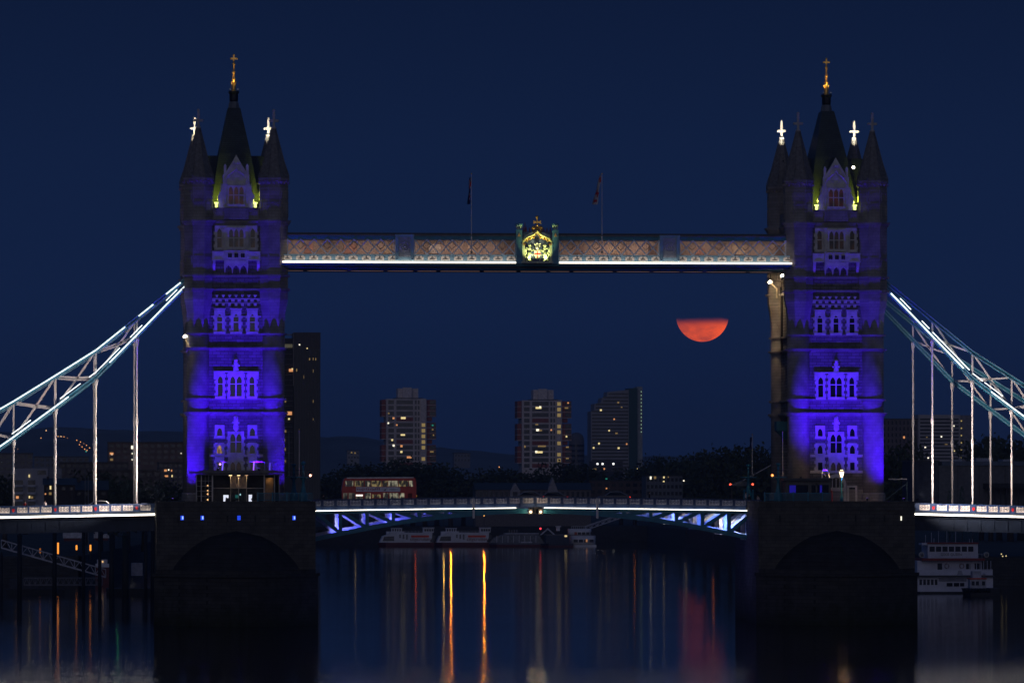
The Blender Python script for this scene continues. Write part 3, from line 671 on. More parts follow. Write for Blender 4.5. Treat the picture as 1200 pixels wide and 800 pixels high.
# ------------------------------------------------------------------ high level walkways
def make_walkway(label, Y, front):
    xa = at(330, 568, Y).x; xb = at(927.5, 568, Y).x; xm = at(629.3, 568, Y).x
    t = thing('walkway', label, 'walkway', (xm, Y, ZB+fz(317)), 0, 'high level walkways between the towers')
    def lx(px): return at(px, 568, Y).x - xm
    z0 = -fz(317)
    def z(py): return fz(py)+z0
    x0, x1 = xa-xm, xb-xm; e0, e1 = lx(336.5), lx(921.5)
    b = MB(); b.box(x0, x1, .0, 3.6, z(312.6 if front else 312.1), z(308.2)); b.cur = 1; b.box(x0, x1, -.5, .25, z(310.4), z(308.11)); b.cur = 0; b.box(x0, x1, -.05, .3, z(313) if front else z(312.3), z(311.4)); b.build('soffit_girder', [darkblue, teal], t)
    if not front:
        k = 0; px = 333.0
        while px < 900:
            w_ = 22+8*((k*7) % 4); b = MB(); b.box(lx(px), lx(min(px+w_, 905)), -.09, -.052, z(312.1), z(311.5)); b.build('soffit_edge_glow', EM('painted_edge_light', (.75, .45, .42), .16), t); px += w_+5; k += 1  # light on the girder's lower edge put in as faint glowing strips
    b = MB(); b.box(x0, x1, .05, 3.6, z(308), z(297.5)); b.box(x0, x1, -.05, .1, z(298.6), z(297)); b.build('bottom_chord', tealpale, t)
    b = MB(); b.box(e0, e1, 0.0, .45, z(279.5), z(275.2)); b.build('top_chord', teal, t)
    b = MB(); b.box(e0, e1, -.15, 3.7, z(275.2), z(273.4)); b.box(e0, e1, .3, 3.4, z(273.4), z(271.6)); b.cur = 1; b.box(e0, e1, -.2, -.15, z(275.0), z(274.2)); b.build('roof', [darkgrey, grey], t)
    b = MB(); b.box(e0, e1, 2.9, 3.0, z(297), z(279.5)); b.box(e0, e1, .5, 2.9, z(297.2), z(296.9)); wall = b.build('gallery_wall', M('brown_display_wall', (.44, .31, .245), .7, 0, .45, .22, 0), t)
    runs = [(336.5, 462), (485.5, 604), (654.5, 772.5), (796.5, 921.5)]
    ce = EM('gallery_lamp', (1.0, .82, .72), 3.2)
    for i, (p0, p1) in enumerate(runs):
        a, c = lx(p0), lx(p1); n = round((c-a)/1.81); w = (c-a)/n; b = MB(); zl, zh = z(297), z(279.5)
        for k in range(n):
            for (q0, q1, yy) in (((a+k*w, zl), (a+(k+1)*w, zh), .22), ((a+k*w, zh), (a+(k+1)*w, zl), .30)):
                b.bar((q0[0], yy-.34, q0[1]), (q1[0], yy-.34, q1[1]), .07, .17)
        b.box(a, a+.1, -.14, 0, zl, zh); b.box(c-.1, c, -.14, 0, zl, zh)
        b.build('lattice_screen', lattice_m, t)
        fr0 = None                                         # diamond frames of the inner screen, seen through the first
        for k in range(0, n, 2):
            h = (zh-zl)*.27; p_ = (a+(k+1)*w, .85, (zl+zh)/2+.25)
            if fr0 is None:
                b = MB()
                for (u, v), (u2, v2) in zip(((-h, 0), (0, h), (h, 0), (0, -h)), ((0, h), (h, 0), (0, -h), (-h, 0))): b.bar((u, 0, v), (u2, 0, v2), .06, .09)
                fr0 = b.build('inner_frame', darkgrey, t, p_)
            else: inst(fr0, t, p_)
        b = MB(); b.box(a, c, .5, 1.3, z(279.0), z(278.6)); b.build('ceiling_lamp', ce, t)
        # pictures on the gallery wall
        if front:
            for k in range(1, n, 3):
                xx = a+(k+.5+random.random()*.4)*w; b = MB(); ww = .5+random.random()*.5
                b.box(xx-ww, xx+ww, 2.82, 2.9, zl+.25, zl+.25+.8+random.random()*.6)
                b.build('display_panel', [M('display_red', (.44, .22, .16), .6), M('display_tan', (.6, .42, .28), .6), M('display_dark', (.26, .17, .14), .6), M('display_pale', (.65, .52, .42), .6)][random.randrange(4)], t)
    if not front: return t
    for p0, p1 in ((330.5, 604), (655, 927.5)):
        b = MB(); b.box(lx(p0), lx(p1), -.75, -.45, z(307.5), z(305.5)); b.build('light_strip', EM('led_walkway', (1.0, .88, .70), 3.0), t)
        b = MB(); b.box(lx(p0), lx(p1), -.78, .05, z(308.1), z(307.51)); b.build('light_tray', darkblue, t)
    cart = None; px = 336.5
    while px < 926:
        if not (602 < px < 657):
            if cart is None:
                b = MB(); b.box(-.62, .62, -.03, .05, .06, .55); b.plate([(-.5, .5), (.5, .5), (.36, .72), (-.36, .72)], -.03, .05); b.cur = 1
                b.plate([(-.4, .16), (.4, .16), (.3, .3), (0, .38), (-.3, .3)], -.07, -.03); b.ball((0, -.06, .5), .1, 6, 4)
                cart = b.build('cartouche', [panelm, grey], t, (lx(px), 0, z(304.3)))
            else: inst(cart, t, (lx(px), 0, z(304.3)))
        px += 15.45
    for p0, p1 in ((463, 485), (773, 796.5)):
        a, c = lx(p0), lx(p1); b = MB(); b.box(a, c, -.28, .3, z(303.6), z(274.0)); b.box(a-.05, c+.05, -.34, .3, z(275.2), z(273.6))
        for q in (a+.22, c-.22): b.box(q-.2, q+.2, -.42, -.28, z(303.5), z(274.5)); b.ball((q, -.35, z(303.5)), .2, 8, 4)
        b.cur = 1; b.box(a+.48, c-.48, -.32, -.28, z(300), z(277))
        mx = (a+c)/2; b.cur = 2
        for rr in (.32, .62): b.path([(mx+rr*cos(pi*k/8), -.34, z(288)+rr*sin(pi*k/8)) for k in range(17)], .05, 4)
        b.ball((mx, -.33, z(288)), .16, 6, 4); b.build('pilaster', [tealpale, M('pilaster_panel', (.34, .37, .46), .6), M('pilaster_relief', (.44, .44, .48), .6)], t)
    return t
walk = make_walkway('front lattice walkway between the towers with a white light strip and gilded crest', 800.6, True)
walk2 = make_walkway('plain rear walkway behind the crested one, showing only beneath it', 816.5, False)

# crest at the middle of the front walkway
def make_crest():
    Y = 800.1; xm = at(629.3, 568, Y).x
    t = thing('walkway_crest', 'gilded heraldic crest in a teal frame lit pale yellow at mid walkway', 'crest', (xm, Y, ZB+fz(307)))
    s = S*1.0
    def P(d, py): return (d*s, (307-py)*s)
    def z(py): return (307-py)*s
    pale = M('crest_pale_green', (.45, .60, .40), .5)
    b = MB(); b.box(-25*s, 25*s, .1, .5, z(306.5), z(262+8)); b.build('back_panel', M('crest_panel', (.10, .13, .22), .5), t)
    for sx in (-1, 1):
        b = MB(); b.box(sx*18*s, sx*25*s, -.55, .5, z(308), z(268)); b.box(sx*17.6*s, sx*18.6*s, -.65, -.5, z(305), z(284))
        b.lathe(sx*21.5*s, -.05, [(.30, z(268)), (.24, z(267)), (.45, z(262.6)), (.52, z(262)), (.52, z(261)), (.3, z(260))], 12)
        p = b.build('post', M('crest_post_blue', (.10, .27, .36), .45), t)
        b = MB(); b.plate([(sx*(21.5-2)*s, z(276)), (sx*(21.5+2)*s, z(276)), (sx*21.5*s, z(271.5))], -.6, -.55); b.build('gilded_leaf', gold, p)
        b = MB(); b.lathe(sx*21.5*s, -.05, [(.26, z(267.2)), (.47, z(262.7))], 12); b.build('capital', pale, p)
        b = MB(); b.box(sx*14.5*s, sx*18*s, -.45, .1, z(305.5), z(286)); b.build('pier', M('crest_pier_cream', (.55, .58, .36), .5), t)
        b = MB(); b.box(sx*14*s, sx*18.8*s, -.55, .1, z(286), z(284)); b.build('impost', gold, t)
    b = MB(); b.box(-19*s, 19*s, -.6, .1, z(307), z(305.4)); b.build('base_shelf', M('crest_shelf', (.55, .55, .42), .5), t)
    ogee = [(-17, 284), (-16.5, 281), (-14.5, 278.3), (-11, 276.4), (-6.5, 274.6), (-3, 272.6), (0, 269.3), (3, 272.6), (6.5, 274.6), (11, 276.4), (14.5, 278.3), (16.5, 281), (17, 284)]
    b = MB(); b.path([(d*s, -.35, z(y)) for d, y in ogee], .17, 8); b.build('ogee_arch', M('arch_bright_gold', (.85, .75, .30), .35, .2), t)
    b = MB(); b.path([(d*s, -.25, z(y+2.4)) for d, y in ogee], .10, 6)
    for d, y in ((-12, 281), (-8.5, 278.6), (8.5, 278.6), (12, 281), (-4, 277), (4, 277)): b.ball((d*s, -.3, z(y)), .16, 6, 4)
    b.build('arch_cusps', gold, t)
    for sx in (-1, 1):
        b = MB(); b.path([(sx*(3.6+2.6*cos(a))*s, -.2, z(267+3.2*sin(a))) for a in [pi*k/7 for k in range(15)]], .12, 6); b.path([(sx*3.6*s, -.2, z(272)), (sx*5*s, -.2, z(269)), (sx*3.6*s, -.2, z(266.5))], .12, 6); b.ball((sx*3.6*s, -.2, z(266)), .22, 8, 5)
        b.build('scroll', gold, t)
        # heraldic supporter: a rearing winged beast facing the shield
        b = MB(); b.smooth = True
        b.tube((sx*10.8*s, -.3, z(303.5)), (sx*8.2*s, -.35, z(292)), .30, 8, .24); b.tube((sx*8.2*s, -.35, z(292)), (sx*9.4*s, -.35, z(288)), .22, 8, .16); b.ball((sx*9.0*s, -.42, z(286.5)), .24, 8, 6); b.tube((sx*9*s, -.45, z(286.3)), (sx*6.8*s, -.5, z(287.2)), .14, 6, .08)
        b.tube((sx*8.4*s, -.4, z(294)), (sx*4.6*s, -.5, z(291.5)), .12, 6, .08); b.tube((sx*8.8*s, -.4, z(297)), (sx*4.6*s, -.5, z(297.5)), .12, 6, .08)
        b.tube((sx*11*s, -.3, z(301)), (sx*7*s, -.4, z(304.8)), .2, 6, .12); b.tube((sx*11.5*s, -.3, z(302)), (sx*13*s, -.35, z(305)), .2, 6, .12)
        b.path([(sx*9.5*s, -.2, z(291)), (sx*13.2*s, -.2, z(289)), (sx*13.6*s, -.2, z(294)), (sx*11.5*s, -.2, z(296))], .12, 6); b.path([(sx*12*s, -.2, z(302)), (sx*14.2*s, -.2, z(298)), (sx*13*s, -.2, z(295.5))], .09, 6)
        b.build('supporter', M('supporter_pale_yellow', (.75, .80, .42), .5), t)
    b = MB(); b.plate([(-3.8*s, z(292.5)), (3.8*s, z(292.5)), (3.8*s, z(298)), (0, z(303.5)), (-3.8*s, z(298))], -.5, -.2); b.cur = 1; b.box(-.6*s, .6*s, -.54, -.5, z(302), z(293)); b.box(-3.6*s, 3.6*s, -.54, -.5, z(297), z(295.6)); b.build('shield', [M('shield_cream', (.66, .68, .50), .5), redp], t)
    b = MB(); b.ball((0, -.35, z(289)), .26, 8, 6); b.path([(-3.6*s, -.3, z(284)), (-1.5*s, -.3, z(287)), (0, -.3, z(283)), (1.5*s, -.3, z(287)), (3.6*s, -.3, z(284))], .10, 6); b.box(-4.8*s, 4.8*s, -.4, -.2, z(292.4), z(291.2)); b.build('helm', M('helm_cream', (.62, .64, .48), .5), t)
    b = MB(); b.lathe(0, -.2, [(.16, z(269.6)), (.26, z(267)), (.2, z(265.6)), (.12, z(264)), (.22, z(262.6)), (.1, z(261.5)), (.1, z(255)), (.2, z(253.4)), (.22, z(252.2)), (.08, z(251))], 10); b.box(-3.6*s, 3.6*s, -.3, -.1, z(260), z(257.8)); b.box(-4.4*s, -3.2*s, -.32, -.08, z(260.8), z(257)); b.box(3.2*s, 4.4*s, -.32, -.08, z(260.8), z(257)); b.build('gilded_cross', gold, t)
    # dark red cresting on the frame
    b = MB()
    for d, h in ((-14, 9), (-16, 4), (-12.5, 4), (-8.5, 3), (8.5, 3), (12, 3), (16, 3)): b.tube((d*s, .3, z(270.5)), (d*s, .3, z(268-h)), .13, 5, .04)
    b.build('cresting', M('rust_red', (.22, .03, .02), .5), t)
    for x, en in ((-9, 26), (9, 26), (0, 46)): lamp('crest_beam', 'SPOT', (x*s, -1.6, z(307.5)), en*22, (.95, 1.0, .45) if x else (1.0, .85, .4), t, (x*s*.6, 0, z(282 if x else 266)), 85 if x else 42, .7, .1)
    b = MB(); b.box(-1.9, 1.9, -1.8, -.6, z(309), z(308.2)); b.build('lamp_tray', darkblue, t)
make_crest()

# flagpoles with limp flags
def flagpole(px, Y, y_top, y_bot, label, flag=None, flabel=None, r=.055, grp=None):
    base = at(px, y_bot, Y); top = at(px, y_top, Y); h = top.z-base.z
    t = thing('flagpole', label, 'flagpole', base, 0, grp)
    b = MB(); b.tube((0, 0, 0), (0, 0, h), r*1.3, 8, r*.7); b.build('pole', hangm, t)
    b = MB(); b.ball((0, 0, h), r*1.7, 8, 6); b.build('ball_finial', gold, t)
    b = MB(); b.box(-.15, .15, -.15, .15, 0, .35); b.build('base', grey, t)
    if flag:
        yt, yb, dxs, mats, cols = flag; b = MB(); nz = 12; nx = 4
        zt_ = h-(yt-y_top)*S; zb_ = h-(yb-y_top)*S
        vs = []; 
        for side_ in (0, 1):
            for j in range(nz+1):
                for i in range(nx+1):
                    v = j/nz; u = i/nx
                    x = dxs*S*v*(0.55+.45*u) - u*.22 + .05*sin(9*v+3*u); y = .03 + u*(.25+.5*v)*(1 if i % 2 else .35) + side_*.02
                    vs.append((x-.05, y, zt_+(zb_-zt_)*v))
        q = (nx+1)*(nz+1)
        for j in range(nz):
            for i in range(nx):
                a = j*(nx+1)+i; b.cur = cols[j][i]
                n0 = len(b.v)
                b._add([vs[a], vs[a+1], vs[a+nx+2], vs[a+nx+1], vs[q+a], vs[q+a+1], vs[q+a+nx+2], vs[q+a+nx+1]], [(0, 1, 2, 3), (7, 6, 5, 4), (0, 4, 5, 1), (1, 5, 6, 2), (2, 6, 7, 3), (3, 7, 4, 0)])
        o = b.build('flag', mats); o.location = base; tag(o, flabel, 'flag')
    return t
fr_, fw_, fb_ = M('flag_red', (.42, .015, .03), .8), M('flag_white', (.40, .38, .42), .8), M('flag_navy', (.012, .018, .09), .8)
uc = [[2, 1, 2, 2], [2, 2, 1, 0], [0, 0, 1, 2], [0, 0, 1, 2], [1, 0, 2, 2], [2, 2, 2, 1], [2, 2, 2, 2], [1, 0, 1, 2], [0, 0, 2, 2], [2, 1, 2, 2], [2, 2, 2, 2], [2, 2, 2, 2]]
ec = [[1, 1, 1, 1], [1, 0, 0, 1], [0, 0, 1, 1], [1, 1, 1, 1], [1, 1, 1, 1], [1, 1, 1, 1], [1, 1, 0, 1], [0, 0, 0, 0], [1, 0, 1, 1], [1, 1, 1, 1], [1, 0, 0, 1], [1, 1, 1, 1]]
GF = 'flagpoles on the walkway roof'
flagpole(552.5, 800.5, 203.5, 297, 'white flagpole with the dark hanging flag, left of the walkway crest', (208, 239.5, -2.2, [fr_, fw_, fb_], uc), 'dark blue and red flag hanging limp on the left walkway pole', grp=GF)
flagpole(705.5, 800.5, 203.5, 297, 'white flagpole with the pale flag, right of the walkway crest', (205, 240, -9, [fr_, fw_, fb_], ec), 'white flag with red marks blown slightly left on the right walkway pole', grp=GF)

# ------------------------------------------------------------------ suspension chains
UP_D = [(-58, 326), (-114, 371), (-164, 411), (-210, 440), (-260, 471), (-309, 499), (-358, 524), (-407, 546)]
LO_D = [(-58, 334), (-82, 358), (-116, 393), (-164, 442), (-211, 477), (-260, 513), (-309, 547), (-358, 574), (-407, 588)]
HX = [-116, -164, -211, -260, -309, -358]
def interp(tab, d):
    for (a, ya), (c, yc) in zip(tab, tab[1:]):
        if c <= d <= a: return ya + (yc-ya)*(d-a)/(c-a)
    return tab[-1][1]
deck_slope = {-1: 1/52.0, 1: 1/40.0}
def make_chain(sg, xc, Y, label, leds_lo, leds_up, leds_2):
    t = thing('suspension_chain', label, 'suspension chain', (xc, Y, ZB), 0, 'suspension chains of the side spans')
    def P(d, py, y=0): return Vector((-sg*d*S, y, fz(py)))
    def poly(tab, w, h, nm, yo=0):
        b = MB()
        for (a, ya), (c, yc) in zip(tab, tab[1:]): b.bar(P(a, ya, yo), P(c, yc, yo), w, h)
        b.cur = 1
        for (a, ya), (c, yc) in zip(tab, tab[1:]):
            for o in (-.26, .26): b.bar(P(a, ya, yo-.30)+Vector((0, 0, o)), P(c, yc, yo-.30)+Vector((0, 0, o)), .06, .09)
        return b.build(nm, [teal, tealpale], t)
    poly(UP_D, .5, .62, 'upper_chord'); poly(LO_D, .5, .66, 'lower_chord')
    hs = HX
    for i, d in enumerate(hs):
        yu, yl = interp(UP_D, d), interp(LO_D, d)
        b = MB(); b.bar(P(d, yu), P(d, yl), .22, .24); b.build('post', hangm, t)
        zl = P(d, yl).z; zd = fz(590) - abs(d+93)*S*deck_slope[sg]
        b = MB(); b.smooth = True; b.lathe(0, 0, [(.34, zl-.2), (.30, zl-.7), (.15, zl-1.5), (.135, zd+(zl-zd)*.52), (.20, zd+(zl-zd)*.51), (.20, zd+(zl-zd)*.48), (.135, zd+(zl-zd)*.47), (.13, zd)], 10); b.build('hanger', hangm, t, (P(d, yl).x, 0, 0))
        if i+1 < len(hs):
            e = hs[i+1]; yu2, yl2 = interp(UP_D, e), interp(LO_D, e)
            c = (P(d, yu)+P(d, yl)+P(e, yu2)+P(e, yl2))/4
            for (p, q) in ((P(d, yl), P(e, yu2)), (P(d, yu), P(e, yl2))):
                b = MB(); m_ = (p+q)/2+Vector((0, 0, -.12)); b.bar(p, m_, .16, .24); b.bar(m_, q, .16, .24); b.build('brace', hangm, t)
    d0, d1 = -58, hs[0]
    for lst, tab, off, w in ((leds_lo, LO_D, .12, .13), (leds_up, UP_D, .10, .12), (leds_2, LO_D, .72, .09)):
        for a, c in lst:
            ds = [a] + [q for q, _ in tab if c < q < a] + [c]; b = MB()
            for u, v in zip(ds, ds[1:]):
                b.bar(P(u, interp(tab, u), -.38)+Vector((0, 0, off)), P(v, interp(tab, v), -.38)+Vector((0, 0, off)), .12, w)
            b.build('light_strip', ledd, t)
    return t
make_chain(-1, XL, 802, 'front white lit suspension chain sloping down to the left of the left tower', [(-60, -148), (-196, -420)], [(-65, -82), (-97, -114), (-130, -420)], [(-69, -82), (-110, -124), (-136, -172), (-182, -206), (-240, -262)])
make_chain(-1, XL, 819.6, 'unlit rear suspension chain behind the bright one, left of the left tower', [], [], [])
make_chain(1, XR, 802, 'front white lit suspension chain sloping down to the right of the right tower', [(-66, -153), (-186, -420)], [], [(-77, -90), (-103, -112), (-116, -160), (-164, -176), (-178, -200)])
make_chain(1, XR, 819.6, 'unlit teal rear suspension chain seen below the bright one, right of the right tower', [], [], [])
# white floodlights on the pier corners wash the hangers
WG = EM('white_flood_lamp', (1.0, .9, .8), 2.0)
floodlight(XL-9.8, 791.4, ZB+.25, (XL-22, 804, ZB+10), 25000, (1, .86, .80), 104, 'white floodlight at the outer corner of the left pier', 'white floodlights washing the hangers', .9, WG)
floodlight(XR+9.8, 791.4, ZB+.25, (XR+24, 806, ZB+10), 31000, (1, .85, .78), 104, 'white floodlight at the outer corner of the right pier', 'white floodlights washing the hangers', .9, WG)

# ------------------------------------------------------------------ decks
def fret_panel(w, h, dense=True):
    """cast fretwork panel, local origin at bottom centre, faces -y"""
    b = MB()
    for k in (-1, 0, 1):
        cx = k*w*.31; r = h*.30
        pts = [(cx+r*cos(2*pi*i/10), 0, h*.47+r*sin(2*pi*i/10)) for i in range(11)]; b.path(pts, .045, 4); b.ball((cx, 0, h*.47), .09, 6, 4)
    for k in (-.5, .5): b.ball((k*w*.31, 0, h*.80), .10, 6, 4); b.ball((k*w*.31, 0, h*.14), .10, 6, 4); b.bar((k*w*.31, 0, h*.1), (k*w*.31, 0, h*.85), .05, .07)
    for sx in (-1, 1): b.bar((sx*w*.47, 0, .04), (sx*w*.47, 0, h*.96), .06, .07); b.tube((sx*w*.4, 0, h*.95), (sx*w*.3, 0, h*.72), .06, 5)
    b.box(-w*.48, w*.48, -.04, .04, 0, .07)
    b.cur = 1
    if dense: b.box(-w*.48, w*.48, .02, .06, 0, h*.9)
    return b
def side_span(sg, xc, label, tower):
    Y = 801.4
    x0 = xc + sg*(93*S-.3); L = 46.0; sl = deck_slope[sg]
    t = thing('side_span', label, 'bridge deck', (x0, Y, ZB-1.32))
    def zz(u): return -u*sl
    def slab(b, u0, u1, y0, y1, z0, z1):
        b._add([(sg*u0, y0, z0+zz(u0)), (sg*u1, y0, z0+zz(u1)), (sg*u1, y1, z0+zz(u1)), (sg*u0, y1, z0+zz(u0)), (sg*u0, y0, z1+zz(u0)), (sg*u1, y0, z1+zz(u1)), (sg*u1, y1, z1+zz(u1)), (sg*u0, y1, z1+zz(u0))],
               [(0, 3, 2, 1), (4, 5, 6, 7), (0, 1, 5, 4), (1, 2, 6, 5), (2, 3, 7, 6), (3, 0, 4, 7)])
    b = MB(); slab(b, 0, L, .3, 18.6, -.35, 0.0); b.build('roadway', tarmac, t)
    b = MB(); slab(b, 0, L, -.1, .5, -.95, -.06); slab(b, 0, L, .4, .8, -2.6, -.95); slab(b, 0, L, .1, .9, -2.75, -2.6); slab(b, 0, L, 17.8, 18.4, -2.6, -.36)
    u = 2.0
    while u < L: slab(b, u, u+.3, .8, 17.8, -1.6, -.36); slab(b, u, u+.14, .3, .4, -2.6, -.95); u += 1.9
    b.build('girder', darkblue, t)
    b = MB(); slab(b, 0, L, -.02, .12, -.05, .08); slab(b, 0, L, -.08, .16, .92, 1.06); slab(b, 0, L, .08, .12, .08, .92); b.build('parapet', navy, t)
    b = MB(); slab(b, 0, L, 18.3, 18.5, 0, 1.0); b.build('rear_parapet', navy, t)
    b = MB(); slab(b, 0, L, -.80, -.60, -.60, -.36); b.build('light_strip', EM('led_side_span', (1.0, .90, .76), 5.5), t)
    b = MB(); slab(b, 0, L, -.84, -.1, -.70, -.60); b.build('light_tray', darkblue, t)
    # fretwork panels, three between each pair of hangers, with a red shield at each hanger
    hx = [(-d*S) for d in HX]; off = abs(x0-xc)
    pan = sh = post = None
    ux = sorted([h-off for h in hx] + [hx[0]-off-48*S])
    for a, c in zip(ux, ux[1:]):
        for k in range(3):
            u = a+(c-a)*(.215+.285*k)
            if u < .5 or u > L: continue
            if pan is None: pan = fret_panel(1.42, .80).build('fretwork_panel', [panelm, M('panel_back', (.30, .28, .29), .6)], t, (sg*u, -.03, .1+zz(u)))
            else: inst(pan, t, (sg*u, -.03, .1+zz(u)))
            for q in (.5,):
                uu = u+(c-a)*.1425
                if k < 2:
                    if post is None: b = MB(); b.box(-.13, .13, -.12, .1, -.05, .98); post = b.build('post', navy, t, (sg*uu, 0, zz(uu)))
                    else: inst(post, t, (sg*uu, 0, zz(uu)))
        for u in (a,):
            if u < .4: continue
            if sh is None:
                b = MB(); b.box(-.30, .30, -.14, .1, -.05, 1.0); b.cur = 1
                b.plate([(-.17, .66), (.17, .66), (.17, .34), (0, .16), (-.17, .34)], -.24, -.14); sh = b.build('shield_post', [navy, redp], t, (sg*u, 0, zz(u)))
            else: inst(sh, t, (sg*u, 0, zz(u)))
    return t
side_span(-1, XL, 'left side span deck with bright white light strip and cast fretwork parapet', 'left')
side_span(1, XR, 'right side span deck with bright white light strip and cast fretwork parapet', 'right')

# bascules
def bascule(sg, xroot, xtip, label):
    """sg = +1: root at the left pier, tip to the right"""
    Y = 803.0; L = abs(xtip-xroot)
    t = thing('bascule', label, 'bascule', (xroot, Y, ZB-1.55), 0, 'bascule leaves of the bridge')
    rise = .45
    def py(p): return fz(p)+1.55
    def zz(u): return rise*(u/L)**.8 if u > 0 else 0
    def slab(b, u0, u1, y0, y1, za, zb, n=1):
        for i in range(n):
            a = u0+(u1-u0)*i/n; c = u0+(u1-u0)*(i+1)/n
            b._add([(sg*a, y0, za+zz(a)), (sg*c, y0, za+zz(c)), (sg*c, y1, za+zz(c)), (sg*a, y1, za+zz(a)), (sg*a, y0, zb+zz(a)), (sg*c, y0, zb+zz(c)), (sg*c, y1, zb+zz(c)), (sg*a, y1, zb+zz(a))],
                   [(0, 3, 2, 1), (4, 5, 6, 7), (0, 1, 5, 4), (1, 2, 6, 5), (2, 3, 7, 6), (3, 0, 4, 7)])
    b = MB(); slab(b, 0, L, .4, 15.0, .42, .74, 6); b.build('roadway', tarmac, t)
    b = MB(); slab(b, 0, L, 0, .4, .30, .80, 6); slab(b, 0, L, -.05, .1, 1.62, 1.74, 6); slab(b, 0, L, .06, .1, .8, 1.62, 6); b.build('parapet', navy, t)
    b = MB(); slab(b, 0, L, 14.9, 15.1, .74, 1.7, 6); b.build('rear_parapet', navy, t)
    tipgap = 2.6 if sg > 0 else 1.2
    b = MB(); slab(b, 0, L-tipgap, -.26, -.06, .13, .24, 6); b.build('light_strip', led, t)
    b = MB(); slab(b, 0, L-tipgap+.1, -.34, -.04, .04, .125, 6); b.build('light_tray', navy, t)  # tray added to keep the strip's light off the truss below
    pan = post = None; n = round(L/1.84); w = L/n
    for k in range(n):
        u = (k+.5)*w
        q = (sg*u, -.01, .84+zz(u))
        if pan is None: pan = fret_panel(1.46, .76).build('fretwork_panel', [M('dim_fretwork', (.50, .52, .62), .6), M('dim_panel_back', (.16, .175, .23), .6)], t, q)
        else: inst(pan, t, q)
        q = (sg*(k*w), 0, .3+zz(k*w))
        if post is None: b = MB(); b.box(-.16, .16, -.1, .1, 0, 1.4); post = b.build('post', navy, t, q)
        else: inst(post, t, q)
    # arched truss girders
    BOT = [(0, 635), (1.54, 632.8), (5.08, 626), (8.6, 620.3), (12.1, 614.6), (15.7, 610.4), (21.0, 605.4), (26.0, 602.2), (L, 600.6)]
    def bz(u):
        for (a, ya), (c, yc) in zip(BOT, BOT[1:]):
            if a <= u <= c: return py(ya+(yc-ya)*(u-a)/(c-a))
        return py(BOT[-1][1])
    TOPZ = .02
    for gi, y in enumerate((.25, 4.6, 9.6, 14.6)):
        b = MB(); us = [.7, 4.37, 8.08, 11.7, 15.3, 19.0, 22.7]
        slab(b, 0, L, y-.22, y+.22, -.30, .10, 6)
        for a, c in zip(us+[26.0], us[1:]+[26.0, L]):
            if c <= a: continue
            o_ = .25 if gi == 0 else .55; b.bar((sg*a, y, bz(a)+o_), (sg*c, y, bz(c)+o_), .5, .62 if gi == 0 else .4)
        for i, u in enumerate(us):
            if u > 22: continue
            b.bar((sg*u, y, bz(u)), (sg*u, y, TOPZ+zz(u)), .4, .5)
            if i+1 < len(us): b.bar((sg*(u+.15), y+.06, TOPZ+zz(u)), (sg*us[i+1], y+.06, bz(us[i+1])+.3), .3, .52)
        b.plate([(sg*23.5, TOPZ), (sg*L, TOPZ+.3), (sg*L, bz(L)), (sg*26, bz(26)), (sg*24.5, bz(24.5)+.15)], y-.1, y+.1)
        b.build('truss_girder' if gi == 0 else 'inner_girder', teal if gi == 0 else [M('inner_girder_paint', (.42, .45, .50), .5)], t)
    b = MB()
    for u in (1.7, 5.3, 9.0, 12.7, 16.4, 20): b.box(sg*u-.15, sg*u+.15, .5, 14.4, -.25, .05)
    b.build('cross_beam', M('inner_girder_paint', (.42, .45, .50), .5), t)
    return t
xr0 = at(371, 568, 790).x-.4; xtip_l = at(627, 568, 803).x; xl0 = at(886, 568, 803).x+.6
bascule(1, xr0, xtip_l-.05, 'left bascule leaf under the red bus, teal arched truss with violet lit bars')
bascule(-1, xl0, xtip_l+.05, 'right bascule leaf meeting the right pier, teal arched truss glowing brightest blue')
# blue and white lamps between the bascule girders
def truss_lamp(px, py, Y, en, col, label, tgt, ang=110, glow=None):
    p = at(px, py, Y); t = thing('truss_lamp', label, 'lamp', p, 0, 'lamps inside the bascule trusses')
    b = MB(); b.box(-.2, .2, -.1, .1, -.12, .12); b.build('housing', black, t)
    lamp('beam', 'SPOT', (0, 0, .2), en, col, t, tgt, ang, .8, .15)
truss_lamp(374, 622, 804.6, 10000, (.09, .10, 1.0), 'blue violet lamp inside the left end of the bascule truss, front', (10, 2.5, .6), 100)
truss_lamp(376, 622, 809.5, 3500, (.45, .45, 1.0), 'pale violet lamp inside the left end of the bascule truss, rear', (9, 3.5, .6), 100)
truss_lamp(880, 624, 804.6, 12000, (.06, .16, 1.0), 'blue lamp inside the right end of the bascule truss, front', (-10, 2.5, .8), 100)
truss_lamp(881, 622, 809.2, 4500, (1.0, .85, .62), 'warm white lamp inside the right end of the bascule truss, middle', (-10, 3.0, .8), 100)
truss_lamp(880, 622, 805.2, 2500, (.4, .5, 1.0), 'pale blue lamp inside the right end of the bascule truss, rear', (-7, 5, .8), 120)

truss_lamp(447, 617, 806.5, 2600, (.12, .14, 1.0), 'added violet fill lamp part way along the left bascule truss', (9, 2.0, 1.2), 110)  # extra lamps added so the blue light reaches further towards midspan
truss_lamp(806, 617, 806.5, 3600, (.20, .30, 1.0), 'added blue fill lamp part way along the right bascule truss', (-9, 2.0, 1.2), 110)
